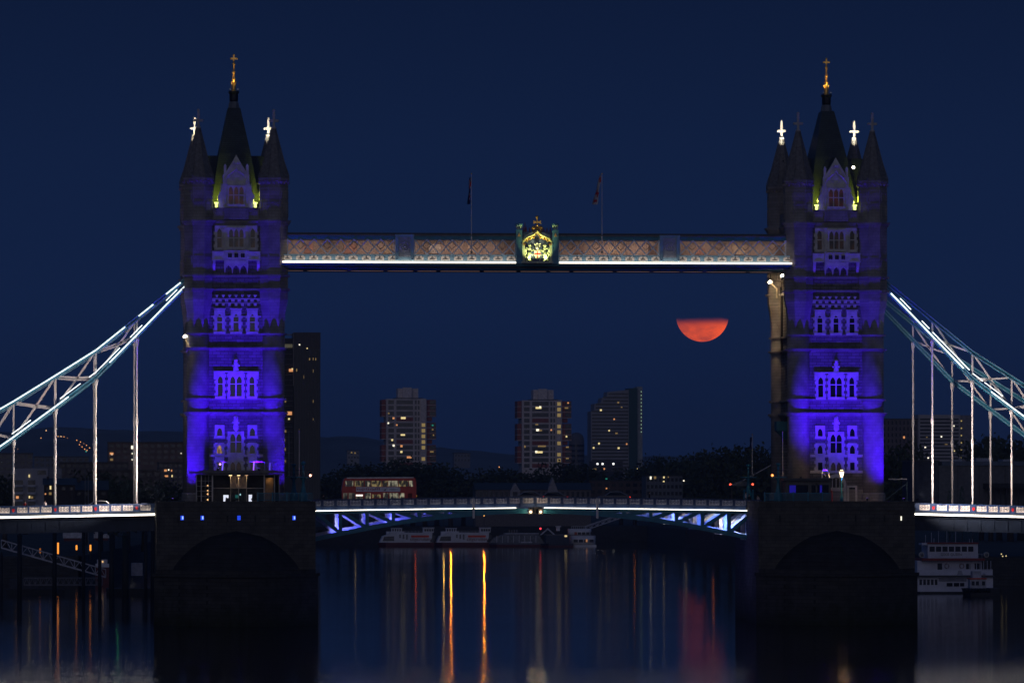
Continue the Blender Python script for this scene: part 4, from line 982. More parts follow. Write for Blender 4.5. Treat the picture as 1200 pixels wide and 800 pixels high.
# white posts and navigation lamps at the bascule tips
for px, nm in ((555, 'left'), (700, 'right')):
    a = at(px, 607, 802.4); c = at(px, 583.5, 802.4); t = thing('marker_post', 'slim pale upright marker post on the %s bascule edge' % nm, 'post', a)
    b = MB(); b.box(-.15, .15, -.1, .15, 0, c.z-a.z); b.build('board', hangm, t); b = MB(); b.box(-.2, .2, .15, .6, 1.0, 1.15); b.build('bracket', navy, t)
nl = EM('navigation_lamp', (1.0, .66, .38), 5.0)
for px, nm in ((622, 'left'), (633.6, 'right')):
    p = at(px, 599.4, 802.6); t = thing('navigation_lamp', 'round warm white navigation lamp under the bridge middle, the %s of two' % nm, 'lamp', p, 0, 'navigation lamps under the bridge middle')
    b = MB(); b.ball((0, 0, 0), .17, 10, 8); b.build('lens', nl, t); b = MB(); b.box(-.3, .3, .1, .45, -.3, .45); b.build('housing', black, t)
    lamp('beam', 'POINT', (0, -.45, -.05), 75, (1, .72, .42), t, None, radius=.15)
b = MB(); b.box(-.95, .95, -.1, .5, -.4, .5); 
o = b.build('lamp_bracket', black, None, at(627.5, 598.2, 803.1)); tag(o, 'black bracket between the two navigation lamps under the bridge middle', 'bracket')
rl = EM('red_lamp', (1.0, .03, .02), 3.0)

# ------------------------------------------------------------------ on the piers
def signal_mast(px, Y, top, label, globe, grp='teal signal masts on the piers', rails=True):
    p = at(px, 587, Y); t = thing('signal_mast', label, 'signal mast', (p.x, Y, ZB), 0, grp)
    zp = H+(568-559.5)*Y/F-ZB; b = MB(); b.smooth = True
    b.lathe(0, 0, [(.62, 0), (.58, .9), (.36, 1.3), (.22, 2.2), (.18, zp-.4), (.55, zp)], 12); b.build('column', teal, t)
    zt = H+(568-top)*Y/F-ZB
    b = MB(); b.box(-1.05, 1.05, -.8, .8, zp, zp+.14); b.build('platform', teal, t)
    b = MB()
    for sx in (-1, 1):
        for yy in (-.75, .75): b.tube((sx*1.0, yy, zp+.1), (sx*1.0, yy, zp+1.05), .03, 5)
        b.tube((sx*1.0, -.75, zp+1.05), (sx*1.0, .75, zp+1.05), .03, 5)
    for yy in (-.75, .75):
        for hh in (.55, 1.05): b.tube((-1.0, yy, zp+hh), (1.0, yy, zp+hh), .03, 5)
    b.build('railing', darkblue, t)
    b = MB(); b.smooth = True; b.lathe(0, 0, [(.16, zp), (.13, zt-.4)], 10)
    if globe: b.ball((0, 0, zt-.2), .32, 10, 8)
    else: b.lathe(0, 0, [(.14, zt-.4), (.34, zt-.15), (.34, zt), (.1, zt+.05)], 10)
    b.build('mast_head', teal, t)
    return t, p, zp
signal_mast(355.5, 796.5, 541, 'teal signal mast with a globe head, nearest the bus on the left pier', True)
signal_mast(344.3, 827, 543.5, 'teal signal mast behind the globe headed one on the left pier', False)
signal_mast(912, 797, 542.5, 'teal signal mast beside the dark cabin on the right pier', False)
signal_mast(877, 828, 544, 'teal signal mast further back where the right bascule ends', False)
GP = 'flagpoles on the signal masts'
flagpole(350.6, 796.4, 503, 559, 'bare white pole standing on the globe headed signal mast', r=.05, grp=GP)
flagpole(338.6, 827, 505, 560, 'bare white pole next to the left tower foot', r=.05, grp=GP)
flagpole(917.3, 797, 506, 559, 'bare white pole beside the right tower edge above the cabin', r=.05, grp=GP)
flagpole(881.6, 828, 509, 559, 'white pole with a dark furled flag left of the right tower', (512, 527, -1.0, [fr_, fw_, fb_], [[2, 2, 2, 2]]*12), 'dark blue furled flag on the pole left of the right tower', r=.06, grp=GP)
def signal_lamp(px, py, Y, r, m_, label, en=0, post=None):
    p = at(px, py, Y); t = thing('signal_lamp', label, 'signal light', p)
    b = MB(); b.ball((0, -.1, 0), r, 10, 8); b.build('lens', m_, t)
    b = MB(); b.box(-r*1.2, r*1.2, 0, r*2, -r*1.3, r*1.3)
    if post: b.tube((0, r, -r), (0, r, -post), .06, 6)
    b.build('housing', black, t)
    if en: lamp('beam', 'POINT', (0, -.5, 0), en, (1, .08, .04), t, None, radius=.12)
pinkcore = EM('hot_red_lamp', (1.0, .42, .30), 5.0); oran = EM('orange_lamp', (1.0, .30, .07), 3.0)
def halo_lamp(px, py, Y, label):
    signal_lamp(px, py, Y, .17, pinkcore, label, 8)
halo_lamp(363.8, 556.8, 796.2, 'glowing red signal light on the platform end left of the bus')
signal_lamp(905, 556.7, 796.2, .17, oran, 'glowing orange signal light on the platform beside the right tower', 5)
signal_lamp(882, 567.2, 826, .16, EM('red_orange_lamp', (1, .10, .05), 2.5), 'small red light to the right of the rear signal mast column', post=2.2)
signal_lamp(855.8, 567.4, 834, .16, EM('red_orange_lamp', (1, .10, .05), 2.5), 'small red light at the tip of the pale barrier awning', post=2.2)
# pale canopy roof and stay behind the right bascule end
t = thing('barrier_gantry', 'pale slanted gantry roof with stay rods between two small red lights', 'gantry', at(868, 585, 832))
b = MB(); b._add([(-1.6, 0, 1.95), (1.9, 0, 1.95), (1.5, 0, 2.3), (.3, 0, 2.75), (-1.6, 2, 1.95), (1.9, 2, 1.95), (1.5, 2, 2.3), (.3, 2, 2.75)], [(0, 1, 2, 3), (7, 6, 5, 4), (0, 3, 7, 4), (3, 2, 6, 7), (2, 1, 5, 6), (0, 4, 5, 1)]); b.build('roof', M('gantry_grey', (.13, .15, .17), .6), t)
b = MB(); b.tube((-.5, 1, 2.2), (5.2, 1, 5.3), .07, 6); b.build('stay', hangm, t)
b = MB(); b.box(-1.3, -1.1, .8, 1.0, -.5, 1.95); b.box(1.3, 1.5, .8, 1.0, -.5, 1.95); b.build('post', darkgrey, t)

def pier_railing(px0, px1, Y, label, h=1.15, grp='teal railings along the pier tops'):
    a = at(px0, 587, Y); c = at(px1, 587, Y); L = c.x-a.x; t = thing('railing', label, 'railing', (a.x, Y, ZB), 0, grp)
    b = MB(); b.box(0, L, -.04, .04, h-.1, h); b.box(0, L, -.03, .03, .12, .2); n = int(L/.16)
    for k in range(n+1): b.box(L*k/n-.025, L*k/n+.025, -.03, .03, .1, h-.05)
    b.build('bars', teal, t)
    b = MB()
    for k in range(int(L/2)+1): b.box(k*2-.09, k*2+.09, -.1, .1, 0, h+.12)
    b.build('post', teal, t)
pier_railing(302, 366, 792.6, 'teal railing in front of the entrance canopy on the left pier')
pier_railing(896, 974, 792.4, 'teal railing in front of the dark cabin on the right pier')
for px, w in ((872.5, 'left'), (882.5, 'right')):
    a = at(px, 587, 822); t = thing('bollard', 'slim teal bollard, %s one beside the rear signal mast on the right' % w, 'bollard', (a.x, 822, ZB-.3), 0, 'teal bollards near the rear signal mast')
    b = MB(); b.lathe(0, 0, [(.2, 0), (.16, .3), (.14, 1.6), (.2, 1.7), (.1, 1.9)], 10); b.build('shaft', teal, t)
    b = MB(); b.lathe(0, 0, [(.24, 0), (.24, .15)], 10); b.build('foot', teal, t)

# glass entrance canopy in front of the left tower
def pavilion():
    Y = 793.2; xc = at(278, 568, Y).x; s = Y/F*1.0005; t = thing('entrance_pavilion', 'glass entrance pavilion with flat double canopy at the foot of the left tower', 'pavilion', (xc, Y, ZB))
    def x(px): return (px-278)*s
    def z(py): return (587-py)*s
    b = MB(); b.box(x(222), x(333), -1.2, 5.4, z(554.0), z(552.2)); b.box(x(230), x(331), -.9, 5.2, z(556.4), z(555.2)); b.plate([(x(234), z(552.2)), (x(326), z(552.2)), (x(322), z(550.6)), (x(238), z(550.6))], -.3, 4.6); b.build('canopy', M('canopy_grey', (.12, .11, .105), .5, .2), t)
    steel = M('pavilion_steel', (.34, .32, .30), .4, .3)
    for px, w in ((230.3, .8), (236, 1.2), (249, 1.6), (309.6, 1.4), (321.5, 1.0), (327, .6)):
        b = MB(); b.box(x(px-w/2), x(px+w/2), -.2, .05, 0, z(556)); b.build('post', steel, t)
    b = MB()
    for py in (563, 569, 575, 581): b.box(x(231), x(249), -.1, -.04, z(py)-.025, z(py)+.025)
    for px in (240.5, 244.5): b.box(x(px)-.02, x(px)+.02, -.1, -.04, 0, z(556))
    b.box(x(250), x(309), -.05, 0.02, z(571.6)-.03, z(571.6)+.03)
    for px in (270, 279.5, 289): b.box(x(px)-.025, x(px)+.025, -.05, .02, 0, z(556.5))
    b.build('glazing_bars', steel, t)
    for p0, p1 in ((231, 248.6), (249.6, 309), (310.5, 327)):
        g = bpy.data.materials.get('clear_glass') or bpy.data.materials.new('clear_glass'); g.use_nodes = True
        bs = g.node_tree.nodes['Principled BSDF']; bs.inputs['Transmission Weight'].default_value = 1; bs.inputs['Roughness'].default_value = 0.02; bs.inputs['IOR'].default_value = 1.05
        b = MB(); b.box(x(p0), x(p1), .08, .10, 0, z(556)); b.build('glass', g, t)
    b = MB(); b.box(x(231), x(327), 4.9, 5.1, 0, z(556)); b.box(x(231), x(231.5), .1, 4.9, 0, z(556)); b.box(x(326.5), x(327), .1, 4.9, 0, z(556)); b.build('back_wall', darkgrey, t)
    b = MB(); b.box(x(270), x(289.5), .8, 1.0, z(571), z(557)); b.build('lift_casing', M('casing_taupe', (.42, .32, .27), .6), t)
    b = MB(); b.box(x(270.5), x(289), .9, 2.4, 0, z(571.2)); b.build('counter', M('counter_dark', (.03, .035, .035), .5), t)
    b = MB(); b.box(x(311), x(320.5), .8, 1.0, 0, z(559)); b.build('side_panel', M('panel_wood', (.42, .26, .12), .6), t)
    b = MB(); b.box(x(237.5), x(247.5), .25, .32, z(565.5), z(561.5)); b.build('sign_board', M('sign_dark', (.03, .02, .06), .5), t)
    dl = EM('downlight', (1.0, .72, .34), 5.0)
    for px, c in ((270, 1), (279.5, 1), (288.7, .5)):
        b = MB(); b.lathe(x(px), -.35, [(.22, z(556.9)), (.22, z(556.5))], 10); b.build('downlight', dl if c == 1 else EM('downlight_dim', (1, .62, .32), 1.6), t)
        lamp('downlight_beam', 'SPOT', (x(px), -.3, z(557.3)), 60, (1, .68, .34), t, (x(px), .6, 0), 120, .8, .1)
    lamp('side_beam', 'SPOT', (x(316), .4, z(557)), 22, (1, .65, .3), t, (x(316), 1.2, 0), 110, .8, .1)
    for px, py in ((243.6, 568.7), (243.6, 574.6), (243.6, 578.5), (243.6, 585)):
        b = MB(); b.ball((x(px), .5, z(py)), .12, 8, 6); b.build('glow_lamp', EM('amber_spot', (1, .55, .22), 1.6), t)
    scr = EM('screen_white', (.80, .84, 1.0), 1.25)
    for pts in ([(262, 587), (262, 579.5), (268, 579.5), (268, 583), (266.6, 583), (264.8, 582), (264.2, 587)], [(291.6, 587), (291.6, 579.2), (295.6, 579.2), (295.3, 583), (294.2, 584.5), (295.6, 587)]):
        b = MB(); b.plate([(x(a), z(c)) for a, c in pts], .5, .56); b.build('lit_screen', scr, t)
    b = MB(); b.box(x(281), x(282.4), .3, .36, z(580), z(578)); b.build('small_screen', EM('screen_cyan', (.5, .9, 1.0), 1.0), t)
    b = MB(); b.box(x(276), x(280), .86, .9, z(583), z(579.4)); b.build('teal_sign', EM('screen_teal', (.03, .28, .25), .35), t)
    # glass balustrade of the roof terrace; blue light on its posts put in as glow
    for px, py, m_ in ((260.5, 541, EM('painted_lit_edge', (.16, .10, 1.0), 1.6)), (297, 540, EM('painted_lit_edge_pink', (.35, .12, 1.0), 1.4)), (309.5, 541, grey), (315.8, 542, EM('painted_lit_edge_dim', (.16, .10, 1.0), .7))):
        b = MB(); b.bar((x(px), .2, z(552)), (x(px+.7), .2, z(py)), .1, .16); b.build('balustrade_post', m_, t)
    b = MB(); b.box(x(259), x(310), .15, .22, z(540.8)-.03, z(540.8)+.03); b.build('balustrade_rail', steel, t)
    b = MB(); b.ball((x(258), .3, z(543.5)), .18, 8, 6); b.build('terrace_lamp', EM('terrace_amber', (1, .6, .3), .9), t)
pavilion()

# dark control cabin and lamp in front of the right tower
def cabin():
    Y = 793.4; s = Y/F*1.006; xc = at(948, 568, Y).x; t = thing('control_cabin', 'dark flat roofed control cabin with large windows on the right pier', 'cabin', (xc, Y, ZB))
    def x(px): return (px-948)*s
    def z(py): return (587-py)*s
    b = MB(); b.box(x(921), x(974), 0, 4, 0, z(578)); b.box(x(921), x(974), 0, 4, z(568), z(563)); b.box(x(921), x(924), 0, 4, z(578), z(568)); b.box(x(947), x(951), 0, .3, z(578), z(568)); b.box(x(956), x(958), 0, .3, z(580), z(565.5)); b.box(x(971.5), x(974), 0, 4, z(578), z(568)); b.box(x(921), x(974), 3.7, 3.99, z(578), z(568)); b.build('wall', M('cabin_wall', (.10, .095, .09), .6), t)
    b = MB(); b.box(x(917), x(975), -.6, 4.3, z(563), z(560)); b.box(x(938), x(940), .5, 1, z(560), z(558)); b.build('roof', darkgrey, t)
    for p0, p1 in ((924, 947), (951, 956), (958, 971.5)):
        b = MB(); b.box(x(p0), x(p1), .12, .2, z(578), z(568)); b.build('window', glass, t)
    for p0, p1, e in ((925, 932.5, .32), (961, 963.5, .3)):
        b = MB(); b.box(x(p0), x(p1), .06, .115, z(577), z(568.3)); b.build('painted_reflection', EM('blue_pane_glow', (.02, .01, .6), e), t)  # blue reflection in the panes put in as glowing plates
    b = MB(); b.path([(x(964.5), 1, z(560)), (x(965), 1, z(552)), (x(966.5), 1, z(550.2)), (x(970), 1, z(550.2)), (x(971.5), 1, z(552)), (x(973.5), 1, z(560))], .07, 8); b.build('ladder_hoop', M('bright_steel', (.75, .75, .78), .3, .6), t)
    lamp('hoop_beam', 'SPOT', (x(968), -.4, z(561)), 14, (.4, .3, 1), t, (x(968), 1, z(553)), 70, .7, .1)
cabin()
def street_lamp(px, py, Y, zbase, en, col, label, glow, grp=None, lit=True, r=.3):
    p = at(px, py, Y); h = p.z-zbase; t = thing('street_lamp', label, 'street lamp', (p.x, Y, zbase), 0, grp)
    b = MB(); b.smooth = True; b.lathe(0, 0, [(.22, 0), (.2, .5), (.1, .8), (.07, h-.6), (.12, h-.5)], 10); b.build('post', teal if lit else darkgrey, t)
    b = MB(); b.lathe(0, 0, [(.16, h-.5), (r, h+.25), (r*.5, h+.5)], 8); b.build('lantern', glow, t)
    b = MB(); b.lathe(0, 0, [(r*1.1, h+.26), (.1, h+.55), (.05, h+.8)], 8); b.build('cap', black, t)
    if en: lamp('beam', 'POINT', (0, -.5, h-.1), en, col, t, None, radius=.25)
    return t
street_lamp(986.3, 554.5, 794.2, ZB, 330, (1, .62, .30), 'lit street lamp with glowing white lantern in front of the right tower doorway', EM('street_lantern', (1.0, .74, .46), 3.2), None, True, .34)
pb = thing('post_box', 'dark red pillar box between the cabin and the arched doorway', 'post box', (at(973.5, 587, 794).x, 794, ZB))
b = MB(); b.lathe(0, 0, [(.25, 0), (.25, 1.3)], 12); b.build('pillar', M('dark_red', (.18, .01, .01), .4), pb); b = MB(); b.lathe(0, 0, [(.29, 1.3), (.29, 1.4), (.12, 1.5)], 12); b.build('cap', M('dark_red', (.18, .01, .01), .4), pb)

# ------------------------------------------------------------------ road vehicles
ROAD_L = ZB-1.55+.78
def make_bus():
    p0 = at(400, 588, 806.5); p1 = at(488, 588, 806.5); L = p1.x-p0.x; zr = ROAD_L+.16
    t = thing('double_decker_bus', 'red double decker bus with lit windows crossing the bridge', 'bus', ((p0.x+p1.x)/2, 807.7, zr))
    s = 806.5/F*1.0; xm = 444
    def x(px): return (px-xm)*s
    def z(py): return (588.2-py)*s
    red = M('bus_red', (.55, .015, .012), .28, 0, .08, 1, 0); hw = 1.25
    prof = [(x(401), .35), (x(400.3), z(570)), (x(402), z(560)), (x(403.5), z(556.8)), (x(406), z(555.8)), (x(485), z(555.2)), (x(487), z(556.5)), (x(488), z(562)), (x(488), .35)]
    b = MB(); b.plate(prof, -hw, hw); b.build('body', red, t)
    b = MB(); b.plate([(x(406), z(556.7)), (x(485), z(556.2)), (x(484.5), z(554.8)), (x(407), z(555.3))], -hw-.02, hw+.02); b.build('roof', M('bus_roof_white', (.75, .68, .66), .4), t)
    w1 = EMV('bus_window_yellow', (.012, .010, .005), (.55, .42, .16), .42, 2.6, .46, .66); w2 = EMV('bus_window_pale', (.015, .014, .01), (.75, .70, .48), .40, 2.8, .45, .68); wd = EMV('bus_window_dim', (.004, .004, .003), (.12, .11, .08), .6, 2.0)
    for p, q, m_ in ((404.5, 413.8, w2), (415.6, 426.2, w1), (427.5, 434.3, w2), (435.2, 446.8, w1), (448, 454.2, w1), (455.2, 466.2, w2), (467.2, 478.5, w1), (479.6, 484.2, w2)):
        b = MB(); b.box(x(p), x(q), -hw-.02, -hw+.02, z(566), z(559.2)); b.build('window', m_, t)
    for p, q, m_ in ((402, 407, wd), (408.5, 416, wd), (427.2, 434.2, w2), (449, 455, w2), (456.5, 467, w2), (468.5, 473.8, w2)):
        b = MB(); b.box(x(p), x(q), -hw-.02, -hw+.02, z(580.5), z(573.6)); b.build('window', m_, t)
    b = MB(); b.box(x(417), x(425), -hw-.03, -hw+.02, z(577.3), z(575.4)); b.build('destination_display', EM('display_white', (1, .96, .85), 1.3), t)
    b = MB(); b.box(x(417), x(425), -hw-.02, -hw+.02, z(582), z(577.5)); b.build('panel', wd, t)
    for p, q in ((436, 440.7), (441.3, 446)):
        b = MB(); b.box(x(p), x(q), -hw-.02, -hw+.02, z(586.5), z(575.2)); b.cur = 1; b.box(x(p), x(q), -hw-.04, -hw-.02, z(580), z(579.3)); b.build('door', [w1, redp], t)
    b = MB(); b.box(x(478), x(483), -hw-.02, -hw+.02, z(583), z(574)); b.build('engine_grille', M('grille_dark_red', (.14, .01, .01), .6), t)
    b = MB(); b.box(x(417), x(469), -hw-.03, -hw+.01, z(572), z(566.6)); b.cur = 1
    random.seed(5)
    for k in range(13):                                              # unreadable mottled lettering area
        a = 418+k*2.15; b.box(x(a), x(a+1.5), -hw-.045, -hw-.03, z(571-random.random()), z(567.4+random.random()))
    b.cur = 2
    for k in range(9): a = 456+k*1.2; b.box(x(a), x(a+.8), -hw-.045, -hw-.03, z(570), z(569.2))
    b.plate([(x(449), z(571)), (x(453), z(568)), (x(451.5), z(571))], -hw-.045, -hw-.03)
    b.build('advert_panel', [M('advert_white', (.86, .80, .88), .5), M('advert_rose', (.50, .20, .26), .5), M('advert_dark', (.05, .04, .06), .5)], t)
    for px in (413, 470):
        for yy in (-hw-.01, hw-.25):
            b = MB(); b.lathe(0, 0, [(.48, 0), (.48, .26)], 18); b._r = 0
            b.v = [(vx, vz, vy) for vx, vy, vz in b.v]; w = b.build('wheel', M('tyre', (.02, .02, .02), .8), t, (x(px), yy, .48))
            b = MB(); b.lathe(0, 0, [(.24, -.02), (.24, .28)], 12); b.v = [(vx, vz, vy) for vx, vy, vz in b.v]; b.build('rim', grey, w)
    b = MB(); b.box(x(402), x(486), -hw+.1, hw-.1, .2, .36); b.build('chassis', black, t)
    b = MB(); b.box(x(487.9), x(488.7), -hw+.1, -hw+.35, z(578), z(576)); b.build('tail_light', EM('dim_tail', (.5, .25, .02), .5), t)
    return t
make_bus()
def car_proto(label, px, Y, zr, glint, flip=1):
    t = thing('car', label, 'car', (at(px, 585, Y).x, Y, zr), 0 if flip > 0 else pi, 'cars crossing the bridge')
    paint = M('car_dark_paint', (.05, .05, .06), .2, .4, .1, 1, 0); silver = M('car_glint_silver', (.55, .55, .55), .25, .6, .05, 1, 0)
    b = MB(); body = [(-2.2, .3), (-2.25, .75), (-1.9, .92), (-1.25, .98), (-.6, 1.02), (1.3, 1.02), (2.0, .95), (2.2, .8), (2.2, .3)]
    b.plate(body, -.88, .88); b.build('body', paint, t)
    b = MB(); ro = [(-1.25, .98), (-.55, 1.43), (.2, 1.52), (.9, 1.48), (1.85, 1.0)]
    b._add([(x_, -.80+(.16 if z_ > 1.1 else 0), z_) for x_, z_ in ro] + [(x_, .80-(.16 if z_ > 1.1 else 0), z_) for x_, z_ in ro], [(0, 1, 2, 3, 4), (9, 8, 7, 6, 5), (0, 5, 6, 1), (1, 6, 7, 2), (2, 7, 8, 3), (3, 8, 9, 4), (4, 9, 5, 0)]); b.build('cabin_glass', glass, t)
    b = MB(); b.path([(-1.25, -.8, .99), (-.55, -.64, 1.45), (.2, -.64, 1.54), (.9, -.64, 1.50), (1.85, -.8, 1.01)], .045, 5); b.build('roof_rail', silver, t)
    if glint: b = MB(); b.plate([(-.55, 1.44), (.2, 1.53), (.9, 1.49), (.9, 1.55), (.2, 1.585), (-.55, 1.5)], -.62, .62); b.build('roof', silver, t)  # glint along the roof put in as a silver plate
    w = None
    for wx in (-1.4, 1.4):
        for wy in (-.92, .70):
            b = MB(); b.lathe(0, 0, [(.32, 0), (.32, .22)], 16); b.v = [(vx, vz, vy) for vx, vy, vz in b.v]; w = b.build('wheel', M('tyre', (.02, .02, .02), .8), t, (wx, wy, .32))
            b = MB(); b.lathe(0, 0, [(.18, -.01), (.18, .23)], 12); b.v = [(vx, vz, vy) for vx, vy, vz in b.v]; b.build('rim', grey, w)
    for wy in (-.7, .7):
        b = MB(); b.box(2.16, 2.26, wy-.16, wy+.16, .66, .86); b.build('tail_light', EM('car_tail', (1, .04, .02), 2.2), t)
        b = MB(); b.box(-2.28, -2.18, wy-.16, wy+.16, .6, .74); b.build('headlight', EM('car_head', (1, .95, .85), 1.2), t)
    return t
zc = ROAD_L+.50+.05
car_proto('dark car with a painted roof glint at the middle of the bridge', 618, 806.5, zc, True)
car_proto('dark rounded car with a red tail light right of the bridge middle', 719, 806.5, zc-.02, False)
car_proto('dark car whose large red tail light shows just right of the bridge middle', 646, 811.5, zc-.05, False)
car_proto('car with a painted pale roof glint on the left side span near the tower', 120, 806.5, ZB-1.5, True, -1)

# ------------------------------------------------------------------ people
def skin_mesh(name, verts, edges, radii, mats, colour):
    me = bpy.data.meshes.new(name); me.from_pydata(verts, edges, []); o = bpy.data.objects.new(name, me); COL.objects.link(o)
    md = o.modifiers.new('skin', 'SKIN'); sv = me.skin_vertices[0].data
    for i, r in enumerate(radii): sv[i].radius = (r, r)
    sv[0].use_root = True
    sb = o.modifiers.new('sub', 'SUBSURF'); sb.levels = 1; sb.render_levels = 1
    dg = bpy.context.evaluated_depsgraph_get(); m2 = bpy.data.meshes.new_from_object(o.evaluated_get(dg)); bpy.data.objects.remove(o)
    m2.name = name; m2.materials.clear()
    for m in mats: m2.materials.append(m)
    for p in m2.polygons: p.material_index = colour(p.center); p.use_smooth = True
    return m2
skin = M('skin', (.45, .28, .20), .6, 0, .1, 5, 0); hairm = M('dark_hair', (.03, .02, .015), .7)
def make_person(label, px, Y, zr, top, bottom, rz=0, lean=0.0):
    t = thing('person', label, 'person', (at(px, 585, Y).x, Y, zr), rz, None)
    v = [(0, 0, .95), (0, 0, 1.15), (0, lean*.3, 1.38), (0, lean*.5, 1.5), (0, -.01+lean*.6, 1.58), (0, -.02+lean*.7, 1.70),
         (-.19, lean*.3, 1.40), (-.24, .03, 1.13), (-.22, -.12, .92), (-.21, -.18, .84), (.19, lean*.3, 1.40), (.25, -.02, 1.13), (.22, .10, .92), (.21, .12, .84),
         (-.10, 0, .90), (-.11, -.10, .50), (-.11, .10, .10), (-.11, -.06, .04), (.10, 0, .90), (.11, .10, .50), (.11, .16, .10), (.11, 0, .04), (0, -.10+lean*.7, 1.62)]
    e = [(0, 1), (1, 2), (2, 3), (3, 4), (4, 5), (2, 6), (6, 7), (7, 8), (8, 9), (2, 10), (10, 11), (11, 12), (12, 13), (0, 14), (14, 15), (15, 16), (16, 17), (0, 18), (18, 19), (19, 20), (20, 21), (4, 22)]
    r = [.15, .14, .16, .06, .09, .10, .07, .05, .04, .035, .07, .05, .04, .035, .10, .07, .05, .045, .10, .07, .05, .045, .035]
    def colr(c): return 0 if (c.z > 1.47 or (abs(c.x) > .17 and c.z < .95)) else (1 if c.z > .95 else 2)
    me = skin_mesh('body', v, e, r, [skin, top, bottom], colr)
    o = bpy.data.objects.new('body', me); COL.objects.link(o); o.parent = t
    b = MB(); b.smooth = True; b.ball((0, .03+lean*.7, 1.70), .115, 10, 8, 1.05); b.build('hair', hairm, t)
    return t
wt = M('white_shirt', (.70, .62, .58), .8); dkc = M('dark_clothes', (.03, .03, .035), .9); jean = M('denim', (.06, .08, .14), .9); rdc = M('red_jacket', (.30, .03, .03), .8)
make_person('person in a white shirt walking on the right bascule beyond the parapet', 874, 804.4, ROAD_L+.28, wt, jean, 1.2)
make_person('person in dark clothes with pale sleeves leaning at the right bascule end', 888.5, 804.2, ROAD_L-.15, M('pale_sleeves', (.45, .38, .35), .8), dkc, -.8, -.1)
make_person('person in dark clothes standing near the right signal mast', 878, 805.2, ROAD_L-.05, dkc, dkc, .5)
make_person('person in a white top on the left side span', 52.8, 803.4, ZB-1.60, wt, jean, .4)
make_person('person in a red jacket on the left side span near the left edge', 29, 803.6, ZB-1.75, rdc, dkc, -.4)
make_person('person in dark clothes on the left pier beyond the entrance canopy', 379, 804.6, ROAD_L-.1, dkc, jean, .9)
make_person('person in a dark coat on the right bascule, mid way to the pier', 761, 804.8, ROAD_L+.3, dkc, dkc, 1.6)

# ------------------------------------------------------------------ the far city
concrete = M('tower_concrete', (.60, .52, .50), .8, 0, .15, .3, .05)
brickred = M('tower_red_brick', (.30, .10, .09), .85, 0, .2, .5, .05)
winm = M('window_dark', (.018, .02, .026), .15, 0, .4, .6, 0, .5)
def warm(i): return [EM('lit_window_yellow', (1, .80, .36), 1.0), EM('lit_window_orange', (1, .42, .16), .75), EM('lit_window_dim', (.65, .42, .15), .32), EM('lit_window_white', (1, .93, .72), 1.5), EM('lit_window_green', (.05, .6, .45), .35)][i]
class Far:
    """a building laid out in photo pixels at its own distance"""
    def __init__(s, name, label, cat, px, py_base, Y, grp=None, rz=0.0):
        s.Y = Y; s.px = px; s.k = Y/F*1.002; s.z0 = 4.6; s.yb = py_base
        s.t = thing(name, label, cat, (at(px, 568, Y).x, Y, s.z0), rz, grp)
    def x(s, px): return (px-s.px)*s.k
    def z(s, py): return H+(568-py)*s.Y/F-s.z0
    def box(s, name, m, x0, x1, y0, y1, d0=0, d1=10, par=None):
        b = MB(); b.box(s.x(x0), s.x(x1), d0, d1, max(0, s.z(y1)), s.z(y0)); return b.build(name, m, par or s.t)
    def win(s, x0, x1, y0, y1, m=None, d=-.06, name='window'):
        return s.box(name, m or winm, x0, x1, y0, y1, d, .05)
    def lit(s, lst):
        for px, py, w, h, i in lst: s.box('lit_window', warm(i), px-w*.42, px+w*.42, py-h*.42, py+h*.42, -.14, -.07)

